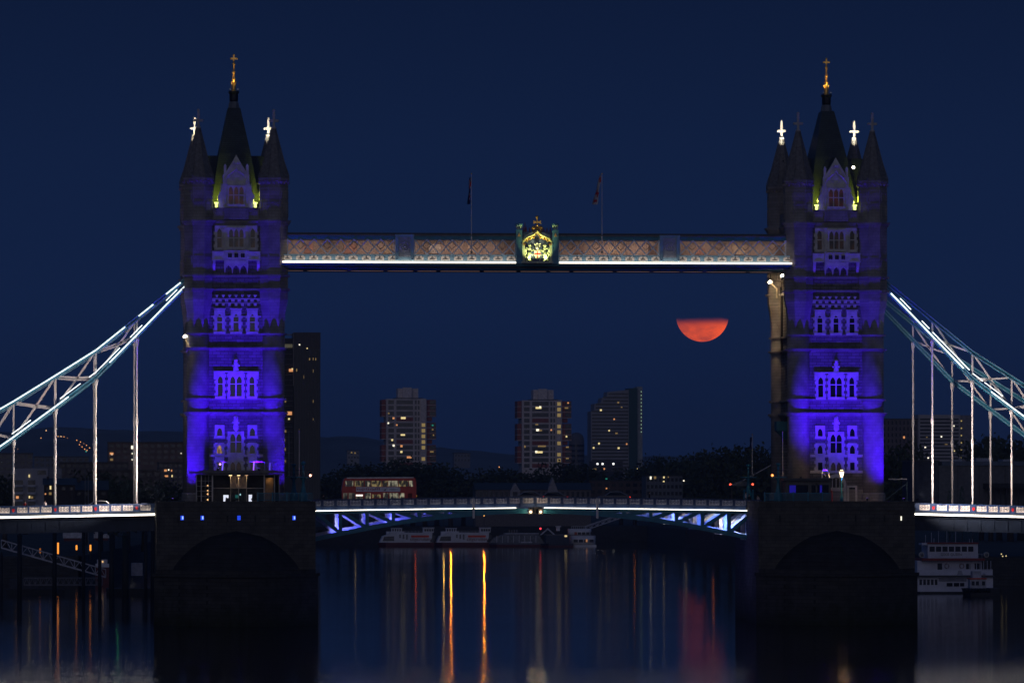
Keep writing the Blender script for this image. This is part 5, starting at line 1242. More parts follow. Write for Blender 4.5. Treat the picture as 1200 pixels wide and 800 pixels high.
# two concrete tower blocks
def council_block(px, ytop, Y, label, lits, stair):
    o = px-479; dy = ytop-467; f = Far('tower_block', label, 'tower block', px, 560, Y, 'twin concrete tower blocks')
    X = lambda p: p+o
    f.box('wall', concrete, X(452.5), X(500), ytop, 600, 0, 20)
    f.box('roof_slab', darkgrey, X(463), X(496), ytop-1.2, ytop-.01, 2, 18); f.box('plant_room', M('plant_room_concrete', (.62, .54, .53), .8), X(467), X(491), ytop-12.5, ytop-1.21, 5, 16); f.box('plant_room', M('plant_room_concrete', (.62, .54, .53), .8), X(472.5), X(483), ytop-13.5, ytop-1.2, 3, 5)
    fl = 6.62; proto = {}
    for i in range(12):
        y = ytop+1.6+i*fl; gap = i in (3, 7, 11)
        for nm, p0, p1, m in (('window', 455, 461.5, winm), ('balcony', 464.5, 484, winm if not gap else brickred), ('window', 486, 488.3, winm), ('window', 489.6, 491.6, winm)):
            key = (nm, p0, gap)
            zc = f.z(y+4.6)
            if key not in proto: proto[key] = f.win(X(p0), X(p1), y, y+4.6, m, name=nm)
            else: inst(proto[key], f.t, (0, 0, 0)).location.z = (proto[key]['y0']-y)*f.k
            proto[key].setdefault('y0', y) if hasattr(proto[key], 'setdefault') else None
            if 'y0' not in proto[key]: proto[key]['y0'] = y
        if not gap:
            for nm, p0, p1 in (('side_balcony', 447.5, 452.4), ('side_balcony', 500.1, 511.3)):
                key = (nm, p0)
                if key not in proto:
                    b = MB(); b.box(f.x(X(p0)), f.x(X(p1)), 2, 16, f.z(y+5.4), f.z(y+5.0)); b.box(f.x(X(p0)), f.x(X(p1)), 2.2, 15.8, f.z(y+5.0), f.z(y-.6)); b.cur = 1; b.box(f.x(X(p0))-.1, f.x(X(p1))+.1, 1.7, 16.2, f.z(y+6.1), f.z(y+5.4))
                    if p0 > 480: b.cur = 2; b.box(f.x(X(504)), f.x(X(511)), 2.05, 2.3, f.z(y+4.6), f.z(y+.2))
                    proto[key] = b.build(nm, [brickred, concrete, winm], f.t); proto[key]['y0'] = y
                else: inst(proto[key], f.t, (0, 0, (proto[key]['y0']-y)*f.k))
        else: f.box('recess', brickred, X(500.1), X(507), y, y+4.6, 3, 14)
    for k in ('y0',):
        for o_ in f.t.children:
            if k in o_: del o_[k]
    f.box('stair_shaft', M('shaft_concrete', (.62, .54, .52), .8), X(493.2), X(499), ytop-.3, 600, -.9, .1)
    for i in stair: f.box('stair_window', EM('stair_glow', (.70, .50, .18), .36), X(494), X(498), ytop+2.2+i*fl, ytop+6.2+i*fl, -1.0, -.9)
    f.lit([(p+o, q+dy, w, h, i) for p, q, w, h, i in lits]); return f
council_block(479, 467, 2600, 'concrete tower block standing behind the red bus, with red brick balconies',
   [(461, 489.7, 2.6, 2.6, 1), (472.5, 489.5, 6.5, 2.8, 0), (455, 495.5, 2, 2, 3), (465, 497.7, 2, 2, 1), (472, 509.3, 6, 2.2, 0), (459.5, 515.3, 2.4, 2.4, 0), (461.2, 521.8, 2.6, 2.6, 3), (470.4, 522.4, 3, 3, 1), (470.3, 529.2, 3, 2.6, 0), (479.5, 535.5, 6.5, 2.6, 1), (507, 498, 2.4, 2, 4), (507, 503, 2.4, 1.6, 2), (455.5, 484, 2, 2, 2), (506, 529, 5, 2, 2), (508, 509.5, 1.8, 2, 2)], (4, 5, 6, 7, 8, 10))
council_block(638, 468.5, 2680, 'concrete tower block left of the stepped grey office block, with a lit stair shaft',
   [(472, 475.9, 8, 2.6, 0), (474, 475.0, 2.4, 2.4, 3), (471, 502, 4, 3, 3), (474, 502.4, 5, 2.2, 2), (487, 502, 2, 2, 1), (476, 521, 11, 2, 2), (473, 528, 9, 2.6, 0), (469.5, 527.6, 3, 3, 3), (507, 470, 2, 2, 1), (505, 476, 5, 2, 2), (505, 509.5, 2, 2.4, 0), (506, 522, 4, 2, 2), (506, 535.3, 4, 1.6, 2), (470, 495.5, 4, 1.6, 2), (456, 521.5, 2, 3, 2)], (0, 1, 2, 4, 5, 7, 9, 10))
# stepped office block
def stepped():
    f = Far('office_block', 'grey office block with stepped left shoulder and dark teal end slab', 'office block', 722, 560, 2850)
    gm = M('office_grey', (.30, .29, .31), .8, 0, .12, .3, 0)
    pts = [(692.3, 600), (692.3, 481.5), (696, 481), (696.5, 472.5), (704, 471.5), (705.5, 465.5), (710.5, 465), (712, 458.5), (737, 456), (737, 600)]
    b = MB(); b.plate([(f.x(p), max(0, f.z(y))) for p, y in pts], 0, 18); b.build('wall', gm, f.t)
    f.box('end_slab', M('teal_cladding', (.018, .075, .085), .5), 737.05, 747, 454.2, 600, -.8, 18)
    f.box('end_wing', M('office_pale', (.34, .36, .37), .7), 747.05, 753.5, 452.3, 600, 1, 17)
    pr = None
    for i in range(23):
        y = 460+i*4.1
        if y > 552: break
        x0 = 713 if y < 464 else 707 if y < 470.5 else 698 if y < 480 else 693.6
        f.win(x0, 736.3, y, y+2.0, winm, name='window_band')
    for i in range(12): f.box('edge_light', EM('edge_dot', (.55, .85, .62), .28 if i % 3 else .5), 751.6, 752.4, 457.5+i*4.3, 458.9+i*4.3, .88, .95)
    f.lit([(704, 480, 2.6, 2.4, 0), (724.5, 471, 2.6, 2.2, 2), (728.5, 476.5, 2, 1.6, 2), (719.7, 490.6, 2, 2, 1), (713.8, 504, 2, 2, 0), (722.4, 507.2, 3.2, 2, 2), (701.8, 519.2, 2.4, 2.4, 0), (695.5, 524.3, 2.2, 2.2, 0), (725, 524.6, 2.6, 2.4, 0), (734.5, 519.8, 2, 2, 1), (697, 549.4, 4, 2, 2), (708, 549, 2, 2.4, 1)])
    for px in (700, 706, 718.8): f.box('floodlit_opening', EM('white_spot', (1, 1, .95), 2.2), px-1, px+1, 542.1, 544.2, -.2, -.1)
    f.box('podium', M('office_dark', (.06, .06, .07), .8), 690, 730, 540, 600, -.04, -.01)
stepped()
f = Far('domed_tower', 'dim round topped tower just right of the second concrete block', 'tower', 676.5, 560, 3300)
b = MB(); b.smooth = True; R = 9.2*f.k; b.lathe(0, R, [(R, 0), (R, f.z(517)), (R*.93, f.z(512.5)), (R*.74, f.z(508.8)), (R*.4, f.z(506.8)), (.1, f.z(506.2))], 24); b.build('wall', M('domed_concrete', (.13, .125, .14), .8), f.t)
for i in range(5):
    b = MB(); b.lathe(0, R, [(R*1.01, f.z(523+i*6)), (R*1.01, f.z(520.5+i*6))], 24); b.build('window_band', winm, f.t)
# tall dark tower beside the left bridge tower
f = Far('high_rise', 'tall dark glass high rise rising just right of the left bridge tower', 'high rise', 355, 560, 1650)
dk = M('high_rise_dark', (.026, .028, .034), .35, 0, .2, .2, 0)
f.box('wall', dk, 344.3, 375.3, 389.5, 600, 0, 14); f.box('crown', M('high_rise_crown', (.075, .066, .068), .6), 344.2, 375.4, 389.3, 408, -.05, .02)
f.box('side_wing', M('wing_dark', (.035, .033, .036), .6), 330, 344.2, 396, 600, 2, 16)
for k in range(10): f.box('fin', M('fin_grey', (.045, .047, .055), .5), 345.5+k*3.1, 346.3+k*3.1, 408.2, 600, -.35, 0.0)
f.box('corner_post', M('post_taupe', (.20, .17, .15), .6), 343.4, 344.4, 389.5, 452, -.4, 2); f.box('roof_frame', M('post_taupe', (.20, .17, .15), .6), 330, 344, 391.3, 392.3, 1.5, 2)
for k in range(24): f.box('balcony', M('balcony_slab', (.13, .12, .115), .7), 331, 343.4, 402+k*6.1, 402.9+k*6.1, 1.2, 2.0)
f.box('roof_terrace', EM('terrace_dim', (.30, .27, .17), .22), 332, 343, 402.5, 407, 1.9, 1.96)
f.lit([(350.8, 403.7, 1.8, 1.8, 3), (359.8, 408, 1.5, 1.5, 0), (362.6, 420.6, 1.6, 3, 2), (367, 420.4, 1.4, 3.4, 2), (370, 420.6, 1.6, 3.4, 2), (347.5, 433.5, 1.4, 4, 2), (355.5, 441.5, 1.4, 4.6, 2), (367.3, 434.5, 1.4, 4.4, 2), (367.2, 470, 1.4, 4, 2), (367.2, 491, 1.2, 3, 2)])
for px, py, w, h, i in ((341, 433.6, 4.6, 3.4, 1), (342.6, 432, 1.6, 1.6, 0), (334.5, 469.3, 2, 4, 2), (339.5, 484, 5.5, 4, 1), (338.6, 484, 2.6, 2.6, 0), (338.8, 490.6, 2, 2, 0), (333.8, 526.2, 2.6, 3.6, 2), (334.4, 505, 2.4, 3, 2), (334, 540, 2.6, 3, 2), (333.5, 515.5, 2, 3, 2)):
    f.box('lit_window', warm(i), px-w/2, px+w/2, py-h/2, py+h/2, 1.0, 1.15)

def flats(label, px0, px1, y0, Y, rows, cols, m, wm_=None, lits=(), rz=0, wh=.5, ww=.6, grp=None, base=590, name='apartment_building', flat=True):
    f = Far(name, label, 'building', (px0+px1)/2, base, Y, grp)
    f.box('wall', m, px0, px1, y0, base, 0, 14)
    if flat: f.box('roof', darkgrey, px0-.6, px1+.6, y0-.9, y0-.02, -.4, 14.4)
    fh = rows[1]; w = (px1-px0)/cols; pr = None
    for r in range(rows[0]):
        for c in range(cols):
            cx = px0+(c+.5)*w; cy = y0+fh*(r+.55)
            if cy+fh*wh/2 > base-1: continue
            if pr is None: pr = f.win(cx-w*ww/2, cx+w*ww/2, cy-fh*wh/2, cy+fh*wh/2, wm_ or winm); px_, py_ = cx, cy
            else: inst(pr, f.t, ((cx-px_)*f.k, 0, (py_-cy)*f.k))
    f.lit(lits); return f
tan = M('brown_flats', (.17, .12, .10), .85, 0, .2, .3, 0); pale = M('pale_flats', (.34, .33, .36), .8, 0, .12, .3, 0); dim = M('dim_brick', (.085, .065, .06), .85, 0, .25, .3, 0); slateg = M('slate_grey_wall', (.12, .13, .16), .8, 0, .15, .3, 0); offw = M('off_white_slab', (.40, .37, .37), .8, 0, .1, .3, 0)
flats('long brown apartment block with a few lit windows, just left of the left tower', 127, 222, 518.5, 1750, (4, 6.8), 12, tan, None, [(155.6, 524, 4.6, 4.6, 3), (131, 531.3, 5, 3, 1), (131.3, 532, 2, 2, 3), (155, 531.2, 1.6, 1.8, 3), (155, 538.4, 1.6, 1.8, 3), (131, 538.3, 4, 3, 2), (212, 531, 1.2, 1.2, 3)])
flats('low pale apartment row below the hill lights at far left', -10, 38, 531.5, 1900, (4, 7), 6, M('dim_beige', (.19, .17, .17), .8), None, [(5, 569, 1.6, 2.6, 0)])
flats('distant pale long terrace under the hillside lights', 40, 104, 535.5, 2300, (3, 6), 10, M('dim_blue_grey', (.16, .17, .20), .8), None, base=560)
flats('dim brown terrace houses between the hangers on the left', 70, 150, 542, 1500, (4, 7), 11, M('dim_terrace', (.10, .085, .085), .8), None, [(159.5, 553, 1, 3, 3)])
flats('dark warehouse flats left of the pier tower', 108, 188, 551, 1300, (4, 8.5), 9, dim, None, [(110, 578.3, 2, 2, 1)])
flats('small house with a cluster of amber windows left of the tower foot', 186, 214, 542, 1420, (5, 6.5), 5, M('dim_house', (.13, .115, .11), .85), None, [(194, 551, 3.6, 2.8, 1), (197.6, 550.3, 1.8, 1.8, 3), (201, 551.2, 1.6, 2.6, 1), (195, 557.6, 4.6, 2.4, 1), (201.6, 557.5, 1.6, 3, 0)])
# white balconied flats on the left bank
def balcony_flats():
    f = Far('apartment_building', 'white balconied apartment building at the left edge behind the hangers', 'building', 42, 590, 1230)
    f.box('wall', pale, 17, 56, 549, 600, 0, 14); f.box('upper_storey', M('pale_upper', (.26, .26, .29), .8), 20, 72, 548.5, 560, 1, 13); f.box('side_wing', M('wing_grey', (.20, .20, .23), .8), 42.05, 72, 560, 600, 1, 12)
    for k in range(4):
        y = 562.3+k*8.5
        for x0, x1 in ((16.5, 27), (33, 41.5)):
            f.win(x0, x1, y, y+5.4, winm); f.box('balcony', M('balcony_white', (.44, .43, .46), .7), x0-.8, x1+.3, y+5.5, y+8, -1.6, -.02)
    f.lit([(34.3, 557.5, 1.6, 3.8, 0), (20.5, 582.3, 4, 3.6, 1), (34.6, 582, 2, 3.4, 0), (37.5, 582.5, 3, 3, 2)])
    f.win(44, 54, 551, 556, winm)
balcony_flats()
def gabled(label, px0, px1, y_eave, y_ridge, Y, m, rm, lits=(), base=592, name='house'):
    f = Far(name, label, 'building', (px0+px1)/2, base, Y)
    f.box('wall', m, px0, px1, y_eave, base, 0, 10)
    b = MB(); x0, x1 = f.x(px0), f.x(px1); b.side([(-.5, f.z(y_eave)+.02), (10.5, f.z(y_eave)+.02), (5, f.z(y_ridge))], x0-.3, x1+.3); b.build('roof', rm, f.t)
    n = max(2, int((px1-px0)/9))
    for k in range(n): f.win(px0+(px1-px0)*(k+.3)/n, px0+(px1-px0)*(k+.7)/n, y_eave+2.5, y_eave+6)
    f.box('chimney', m, px0+3, px0+6, y_ridge-2, y_eave, 4, 6); f.lit(lits); return f
gabled('dark gabled wharf house with amber windows between the second and third left hangers', 52, 88, 568, 560, 1180, M('wharf_brick', (.05, .04, .038), .9), slate, [(59.3, 571, 2.2, 5, 0), (59, 578, 3.6, 3.6, 2), (53.4, 578.4, 2, 2, 1)])
gabled('dark gabled wharf house right of the third left hanger', 88, 126, 574, 563, 1200, M('wharf_brick', (.05, .04, .038), .9), slate)
for px, lb in ((99.8, 'left'), (103.6, 'right')):
    p = at(px, 580, 1170); t = thing('mast', 'thin pale bare mast, the %s of a pair among the dark left bank roofs' % lb, 'mast', (p.x, 1170, 4.6)); b = MB(); b.tube((0, 0, 0), (0, 0, at(px, 550 if lb == 'left' else 557, 1170).z-4.6), .09, 6); b.build('spar', grey, t); b = MB(); b.box(-.4, .4, -.05, .05, 5, 5.1); b.build('yard', grey, t)
# far bank terrace behind the bridge middle
def terrace():
    f = Far('terrace', 'long low terrace with two pale gables beyond the middle of the bridge', 'terrace', 625, 592, 1960)
    f.box('wall', M('terrace_wall', (.15, .13, .125), .85), 557, 693, 573.6, 620, 0, 12)
    b = MB(); b.side([(-.5, f.z(573.5)), (12.5, f.z(573.5)), (6, f.z(565.5))], f.x(556), f.x(694)); b.build('roof', slate, f.t)
    for px, ya, w in ((603.3, 565.5, 6.5), (647.5, 559.3, 6.6)):
        b = MB(); b.plate([(f.x(px-w), f.z(576)), (f.x(px+w), f.z(576)), (f.x(px), f.z(ya))], -1.2, 4); b.box(f.x(px-w+.6), f.x(px+w-.6), -1.1, 3, f.z(600), f.z(576)); b.build('gable', M('gable_pale', (.30, .28, .29), .8), f.t)
    f.box('gable_window', winm, 600.5, 606, 576, 582, -1.3, -1.2)
    pr = None
    for px in list(range(562, 596, 6))+list(range(612, 642, 6))+list(range(658, 692, 6)): f.win(px, px+3, 576, 582)
terrace()
f = flats('brown warehouse with a few orange lights right of the bridge middle', 690, 757, 563.5, 1980, (3, 8), 8, M('warehouse_brown', (.095, .07, .06), .85), None, [(673.5, 570.2, 1.4, 1.6, 1), (710.6, 572, 1.8, 1.8, 1)])
f.lit([(710.5, 560.7, 2.6, 1.6, 4)])
f = flats('pale two storey riverside office with lit windows between the far trees', 757, 800, 557.5, 1940, (3, 8), 9, M('office_mid_grey', (.15, .155, .17), .8), None, [(762.4, 559.6, 2.2, 4, 3), (767.5, 559.3, 3, 3.6, 2), (778, 559, 2, 2.6, 0), (783.2, 558.7, 1.4, 1.6, 2), (777.8, 563.8, 2.2, 1.6, 0), (801.5, 563, 2, 1.8, 3)])
flats('tiny pale block on the far hill between the high rise and the bus tower block', 407, 421, 528, 4200, (2, 5), 4, M('far_pale', (.30, .29, .30), .8), None, [(412, 530, 2, 2, 2), (416, 530.5, 2, 2, 2)], base=545)
flats('distant pale buildings on the slope between the two concrete tower blocks', 532, 551, 531, 4600, (2, 5), 5, M('far_grey', (.19, .19, .21), .8), None, base=548)
# right bank
flats('dark brown slab block just right of the right tower', 1034, 1076, 490.5, 1900, (9, 7.2), 9, M('slab_brown', (.15, .12, .12), .85), None, [(1059.5, 511.7, 2.4, 3.2, 1)], wh=.6, ww=.35)
f = Far('office_slab', 'pale office slab with rows of windows behind the right hangers', 'office block', 1101, 560, 2050)
f.box('wall', offw, 1076, 1126, 485, 600, 0, 16); f.box('side_wall', M('slab_side', (.22, .21, .23), .8), 1126.05, 1142, 485.5, 600, 1, 15)
for i in range(13): f.win(1078, 1124, 489.3+i*4.23, 491.2+i*4.23, winm, name='window_band')
for i in range(6): f.box('stair_light', EM('stair_dot', (.8, .6, .2), .55), 1127, 1128.4, 491.5+i*4.3*2, 493+i*4.3*2, .9, .98)
f.lit([(1118.3, 498.2, 1.5, 2, 3), (1103.3, 510.9, 2, 2, 3), (1084, 523.6, 2.2, 1.7, 3), (1118.7, 527.8, 1.7, 1.7, 0), (1087.5, 536, 2, 1.7, 3), (1086, 511.5, 2, 1.2, 2), (1109, 520, 4, 1.2, 2)])
def warehouse():
    f = Far('warehouse', 'long low grey riverside building with a pale roof edge behind the right hangers', 'building', 1150, 600, 1150)
    f.box('wall', M('warehouse_grey', (.115, .115, .125), .8), 1099, 1235, 545, 620, 0, 20); f.box('roof_edge', M('warehouse_edge', (.10, .13, .18), .7), 1103, 1235, 540, 545, -.5, 20)
    for p0, p1, y in ((1120, 1129, 537.6), (1146, 1166, 536.2), (1178, 1190, 537.6)): f.box('roof_unit', M('unit_pale', (.30, .32, .38), .7), p0, p1, y, 540, 2, 8)
    f.box('low_wing', M('wing_navy', (.045, .05, .075), .8), 1072, 1098.9, 540.5, 620, .5, 18); f.box('wing_roof', darkgrey, 1071, 1100.5, 538.5, 540.5, .2, 18)
    f.box('canopy', M('canopy_dark', (.02, .02, .026), .7), 1152, 1235, 566, 572, -5, -.02)
    for k in range(12): f.box('column', M('column_dim', (.05, .045, .05), .8), 1154+k*7, 1155.2+k*7, 572, 600, -4.6, -4.2)
    for px in (1121, 1147, 1178): f.box('downpipe', M('pipe', (.06, .06, .065), .6), px, px+.6, 545, 600, -.2, -.01)
warehouse()
t = thing('footbridge', 'low pale steel frame with a diagonal brace right of the right tower foot', 'frame', at(1050, 588, 830)); b = MB()
b.bar((-2.2, 0, -.2), (1.6, 0, 2.7), .08); b.bar((1.6, 0, -.4), (1.6, 0, 3.0), .1); b.build('brace', M('frame_teal', (.06, .12, .14), .5), t); b = MB(); b.box(-1.1, 1.6, -.1, .1, 3.2, 3.4); b.build('beam', M('frame_pale', (.3, .3, .33), .5), t)

# ------------------------------------------------------------------ trees
leafA = M('foliage_dark', (.040, .055, .028), .8, 0, .5, .25, 0); leafB = M('foliage_olive', (.060, .068, .032), .8, 0, .5, .25, 0); barkm = M('bark', (.06, .045, .035), .9)
def tree_proto(seed, wide, n):
    rnd = random.Random(seed); t = bpy.data.objects.new('tree', None); COL.objects.link(t)
    b = MB(); b.smooth = True; b.tube((0, 0, 0), (.1, 0, 4.2), .42, 10, .28)
    tips = []
    for k in range(7):
        a = k*2.4+rnd.random(); l = 2.2+rnd.random()*2.2; q = Vector((cos(a)*l*wide*.7, sin(a)*l*wide*.7, 5.2+rnd.random()*4)); b.tube((.1, 0, 2.8+rnd.random()*1.4), q, .17, 6, .05); tips.append(q)
    b.build('trunk', barkm, t)
    lobes = [(q, 1.5+rnd.random()*1.3) for q in tips] + [(Vector(((rnd.random()-.5)*5*wide, (rnd.random()-.5)*5*wide, 4.5+rnd.random()*6.2)), 1.2+rnd.random()*1.4) for _ in range(9)]
    for nm, m, part in (('crown', [leafA, leafB], 0),):
        c = MB()
        for i in range(n):
            q, r = lobes[rnd.randrange(len(lobes))]
            d = Vector((rnd.gauss(0, 1), rnd.gauss(0, 1), rnd.gauss(0, .8))).normalized()*r*(.55+.55*rnd.random())
            p = q+d; s = .20+.26*rnd.random(); u = Vector((rnd.gauss(0, 1), rnd.gauss(0, 1), rnd.gauss(0, 1))).normalized(); v = u.cross(Vector((rnd.gauss(0, 1), rnd.gauss(0, 1), rnd.gauss(0, 1)))).normalized()
            c.cur = 0 if rnd.random() < .6 else 1
            c._add([p-u*s, p-v*s*.6, p+u*s, p+v*s*.6], [(0, 1, 2, 3)])
        c.build('crown', m, t)
    return t
protos = [tree_proto(3, 1.0, 1500), tree_proto(8, 1.3, 1700), tree_proto(21, .8, 1300)]
used = set()
def tree(px, y_top, Y, kind, label, w=1.0):
    src = protos[kind]; z0 = 4.6; hgt = H+(568-y_top)*Y/F-z0; k = hgt/11.4
    loc = (at(px, 568, Y).x, Y, z0)
    if kind not in used: used.add(kind); o = src; o.location = loc; o.scale = (k*w, k*w, k); o.rotation_euler.z = random.random()*6
    else: o = dup(src, loc, random.random()*6, None, (k*w, k*w, k))
    tag(o, label, 'tree', 'trees along the far banks')
TREES = [(384, 560, 1990, 1, 1.3), (396, 554, 2010, 0, 1.2), (411, 551, 2000, 1, 1.3), (426, 548, 2030, 0, 1.2), (441, 546.5, 2015, 1, 1.2), (456, 543, 2040, 0, 1.2), (470, 544.5, 2020, 1, 1.1), (484, 543, 2035, 2, 1.3), (498, 547, 2015, 0, 1.2), (512, 545, 2040, 1, 1.2),
  (528, 553, 2010, 0, 1.3), (543, 556, 2030, 1, 1.3), (557, 557, 2000, 2, 1.4), (575, 553, 2060, 0, 1.2), (592, 554, 2050, 1, 1.2), (608, 555, 2055, 0, 1.2), (624, 552, 2070, 1, 1.1), (640, 554, 2060, 2, 1.3), (660, 547, 2080, 0, 1.1), (676, 544, 2075, 1, 1.1), (690, 551, 2065, 0, 1.2), (728, 557, 2085, 1, 1.2), (744, 553, 2070, 0, 1.2),
  (764, 543, 2200, 1, 1.1), (780, 540, 2180, 0, 1.1), (798, 537, 2100, 1, 1.0), (812, 535, 2050, 0, 1.1), (826, 538, 2010, 1, 1.1), (841, 540, 1900, 2, 1.3), (856, 531, 1750, 0, 1.0), (872, 527, 1650, 1, 1.0), (886, 530, 1600, 0, 1.0), (897, 534, 1560, 2, 1.2),
  (1042, 530, 1300, 1, .9), (1054, 527, 1320, 0, .8), (1066, 540, 1290, 2, .8), (1150, 524, 1500, 0, .8), (1161, 517, 1480, 1, .75), (1171, 519, 1500, 0, .9), (1184, 520, 1470, 1, 1.0), (1196, 521, 1500, 0, 1.1), (1212, 524, 1480, 1, 1.0),
  (118, 557, 1260, 0, 1.0), (132, 562, 1250, 1, 1.0), (100, 566, 1400, 2, 1.2), (30, 556, 1700, 1, 1.2), (150, 566, 1240, 0, 1.1), (168, 570, 1260, 1, 1.1), (200, 567, 1300, 0, 1.0), (6, 562, 1330, 0, 1.2)]
def where(px):
    if px < 230: return 'among the dark left bank roofs'
    if px < 450: return 'between the high rise and the concrete block'
    if px < 560: return 'below the concrete tower block behind the bus'
    if px < 700: return 'behind the terrace with two gables'
    if px < 770: return 'behind the brown warehouse'
    if px < 850: return 'right of the riverside office'
    if px < 900: return 'close beside the right tower\'s inner edge'
    if px < 1090: return 'at the foot of the brown slab block'
    return 'behind the long low grey riverside building'
cnt = {}
for T in TREES: cnt.setdefault(where(T[0]), []).append(T[0])
ORD = ['leftmost', 'second from left', 'third from left', 'fourth from left', 'fifth from left', 'sixth from left', 'seventh from left', 'eighth from left', 'ninth from left', 'tenth from left', 'eleventh from left', 'twelfth from left']
for px, y, Y, k, w in TREES:
    wh_ = where(px); i = sorted(cnt[wh_]).index(px)
    tree(px, y, Y, k, '%s dark tree, %s %s' % (['rounded', 'broad', 'narrow'][k], ORD[i], wh_), w)
for i, (px, y) in enumerate(((1113, 574), (1127.5, 569.5), (1140, 571))):
    p = at(px, 590, 1120); t = thing('shrub', 'dark green clipped shrub, %s of three before the low grey building' % ['left', 'middle', 'right'][i], 'shrub', (p.x, 1120, 4.6), 0, 'clipped shrubs on the right bank')
    hh = at(px, y, 1120).z-4.6; rnd = random.Random(i); c = MB()
    for k in range(500):
        a = rnd.random()*6.28; z = rnd.random()*hh; r = .95*sqrt(max(.05, 1-(z/hh)**2))*(.8+.3*rnd.random()); q = Vector((cos(a)*r, sin(a)*r, z)); u = Vector((rnd.gauss(0, 1), rnd.gauss(0, 1), rnd.gauss(0, 1))).normalized(); v = u.orthogonal().normalized(); c._add([q-u*.14, q-v*.09, q+u*.14, q+v*.09], [(0, 1, 2, 3)])
    c.build('foliage', M('shrub_green', (.015, .07, .035), .8), t); b = MB(); b.tube((0, 0, 0), (0, 0, hh*.6), .08, 6); b.build('stem', barkm, t)

# ------------------------------------------------------------------ boats
hullw = M('boat_white', (.68, .67, .70), .45, 0, .12, .5, .02); hullr = M('boat_antifoul', (.10, .015, .015), .6); bglass = M('boat_glass', (.02, .022, .035), .15)
class Boat:
    def __init__(s, label, px, Y, grp=None, name='cruise_boat', rz=0):
        s.Y = Y; s.k = Y/F; s.px = px; s.yw = 568+H*F/Y; s.t = thing(name, label, 'boat', (at(px, 568, Y).x, Y, 0), rz, grp)
    def x(s, p): return (p-s.px)*s.k
    def z(s, y): return (s.yw-y)*s.k
    def box(s, nm, m, x0, x1, y0, y1, d0=0, d1=5, par=None):
        b = MB(); b.box(s.x(x0), s.x(x1), d0, d1, s.z(y1), s.z(y0)); return b.build(nm, m, par or s.t)
    def hull(s, m0, m1, x0, x1, y_deck, rake=3, d=6):
        b = MB(); w = s.yw
        P_ = lambda f: [(s.x(x0)+f*s.k*rake, d/2), (s.x(x0)+s.k*rake*3, .0), (s.x(x1), 0), (s.x(x1), d), (s.x(x0)+s.k*rake*3, d)]
        b.plan(P_(1), -.5, s.z(y_deck+2), P_(.3)); b.cur = 1; b.plan(P_(.3), s.z(y_deck+2)+.002, s.z(y_deck), P_(0)); return b.build('hull', [m0, m1], s.t)
def city_boat(px, label):
    B = Boat(label, px, 1800, 'white and red cruise boats on the far moorings'); a = px-478
    B.hull(hullr, M('boat_dark_red', (.12, .02, .02), .5), a+443, a+509, 635.5)
    b = MB(); b.plate([(B.x(a+445), B.z(635.4)), (B.x(a+448.5), B.z(628)), (B.x(a+456), B.z(625.5)), (B.x(a+458), B.z(623.6)), (B.x(a+507), B.z(624)), (B.x(a+506), B.z(635.4))], .6, 5.4); b.build('superstructure', hullw, B.t)
    b = MB(); b.plate([(B.x(a+448.5), B.z(633.6)), (B.x(a+450.2), B.z(628.5)), (B.x(a+462), B.z(628)), (B.x(a+462), B.z(633.6))], .50, .6); b.build('window', bglass, B.t)
    b = MB(); b.plate([(B.x(a+504), B.z(635)), (B.x(a+508), B.z(627)), (B.x(a+511), B.z(627)), (B.x(a+508), B.z(635))], .5, .6); b.build('window', bglass, B.t)
    B.box('wheelhouse', hullw, a+496.5, a+509, 618.5, 623.8, 1.5, 4.5); 
    for k in range(4): B.box('wheelhouse_window', bglass, a+497.8+k*2.8, a+500+k*2.8, 619.6, 622.4, 1.42, 1.5)
    B.box('roof', M('boat_roof', (.55, .55, .60), .5), a+495.8, a+509.8, 617.8, 618.5, 1.2, 4.8)
    B.box('red_bar', M('boat_red', (.80, .06, .02), .4), a+482, a+503, 627, 629.4, .48, .6)
    text_mesh('citycruises', 1.55, .03, M('boat_lettering', (.16, .0, .01), .5), 'lettering', B.t, (B.x(a+493), .52, B.z(633.3)))
    for k in range(3): B.box('hatch', grey, a+468+k*4, a+470+k*4, 626, 630+k, .5, .6)
    b = MB()
    for k in range(10): b.tube((B.x(a+459+k*4), .8, B.z(624)), (B.x(a+459+k*4), .8, B.z(621.8)), .04, 4)
    b.bar((B.x(a+459), .8, B.z(621.8)), (B.x(a+495), .8, B.z(621.8)), .06, .06); b.build('railing', white, B.t)
    return B
city_boat(478, 'white cruise boat with red bar and citycruises lettering, left of two alike')
city_boat(544.5, 'white cruise boat with red bar and citycruises lettering, right of two alike')
for px, lb in ((465, 'left'), (529, 'right')):
    B = Boat('small white wheelhouse launch behind the %s cruise boat' % lb, px, 1806, 'launches behind the cruise boats', 'launch'); B.box('hull', hullr, px-14, px+12, 630, 640, 0, 3)
    B.box('cabin', hullw, px-12, px+9, 622.5, 630, .4, 2.8); B.box('roof', hullw, px-6.5, px+6.5, 618.6, 619.4, .3, 3)
    for k in range(5): B.box('pillar', hullw, px-6+k*2.8, px-5.2+k*2.8, 619.4, 622.5, .5, 2.6)
    B.box('window', bglass, px-5, px+5, 619.6, 622, 1, 1.4)
B = Boat('grey glass roofed river boat moored in the middle of the row', 594, 1790, None, 'river_boat'); B.hull(hullr, M('boat_grey', (.10, .10, .13), .5), 573, 640, 636)
b = MB(); b.plate([(B.x(575), B.z(636)), (B.x(580), B.z(630)), (B.x(592), B.z(625.5)), (B.x(632), B.z(626.5)), (B.x(638), B.z(636))], .6, 5.4); b.build('glass_saloon', M('saloon_glass', (.11, .125, .155), .2, 0, .4, 1.2, 0), B.t)
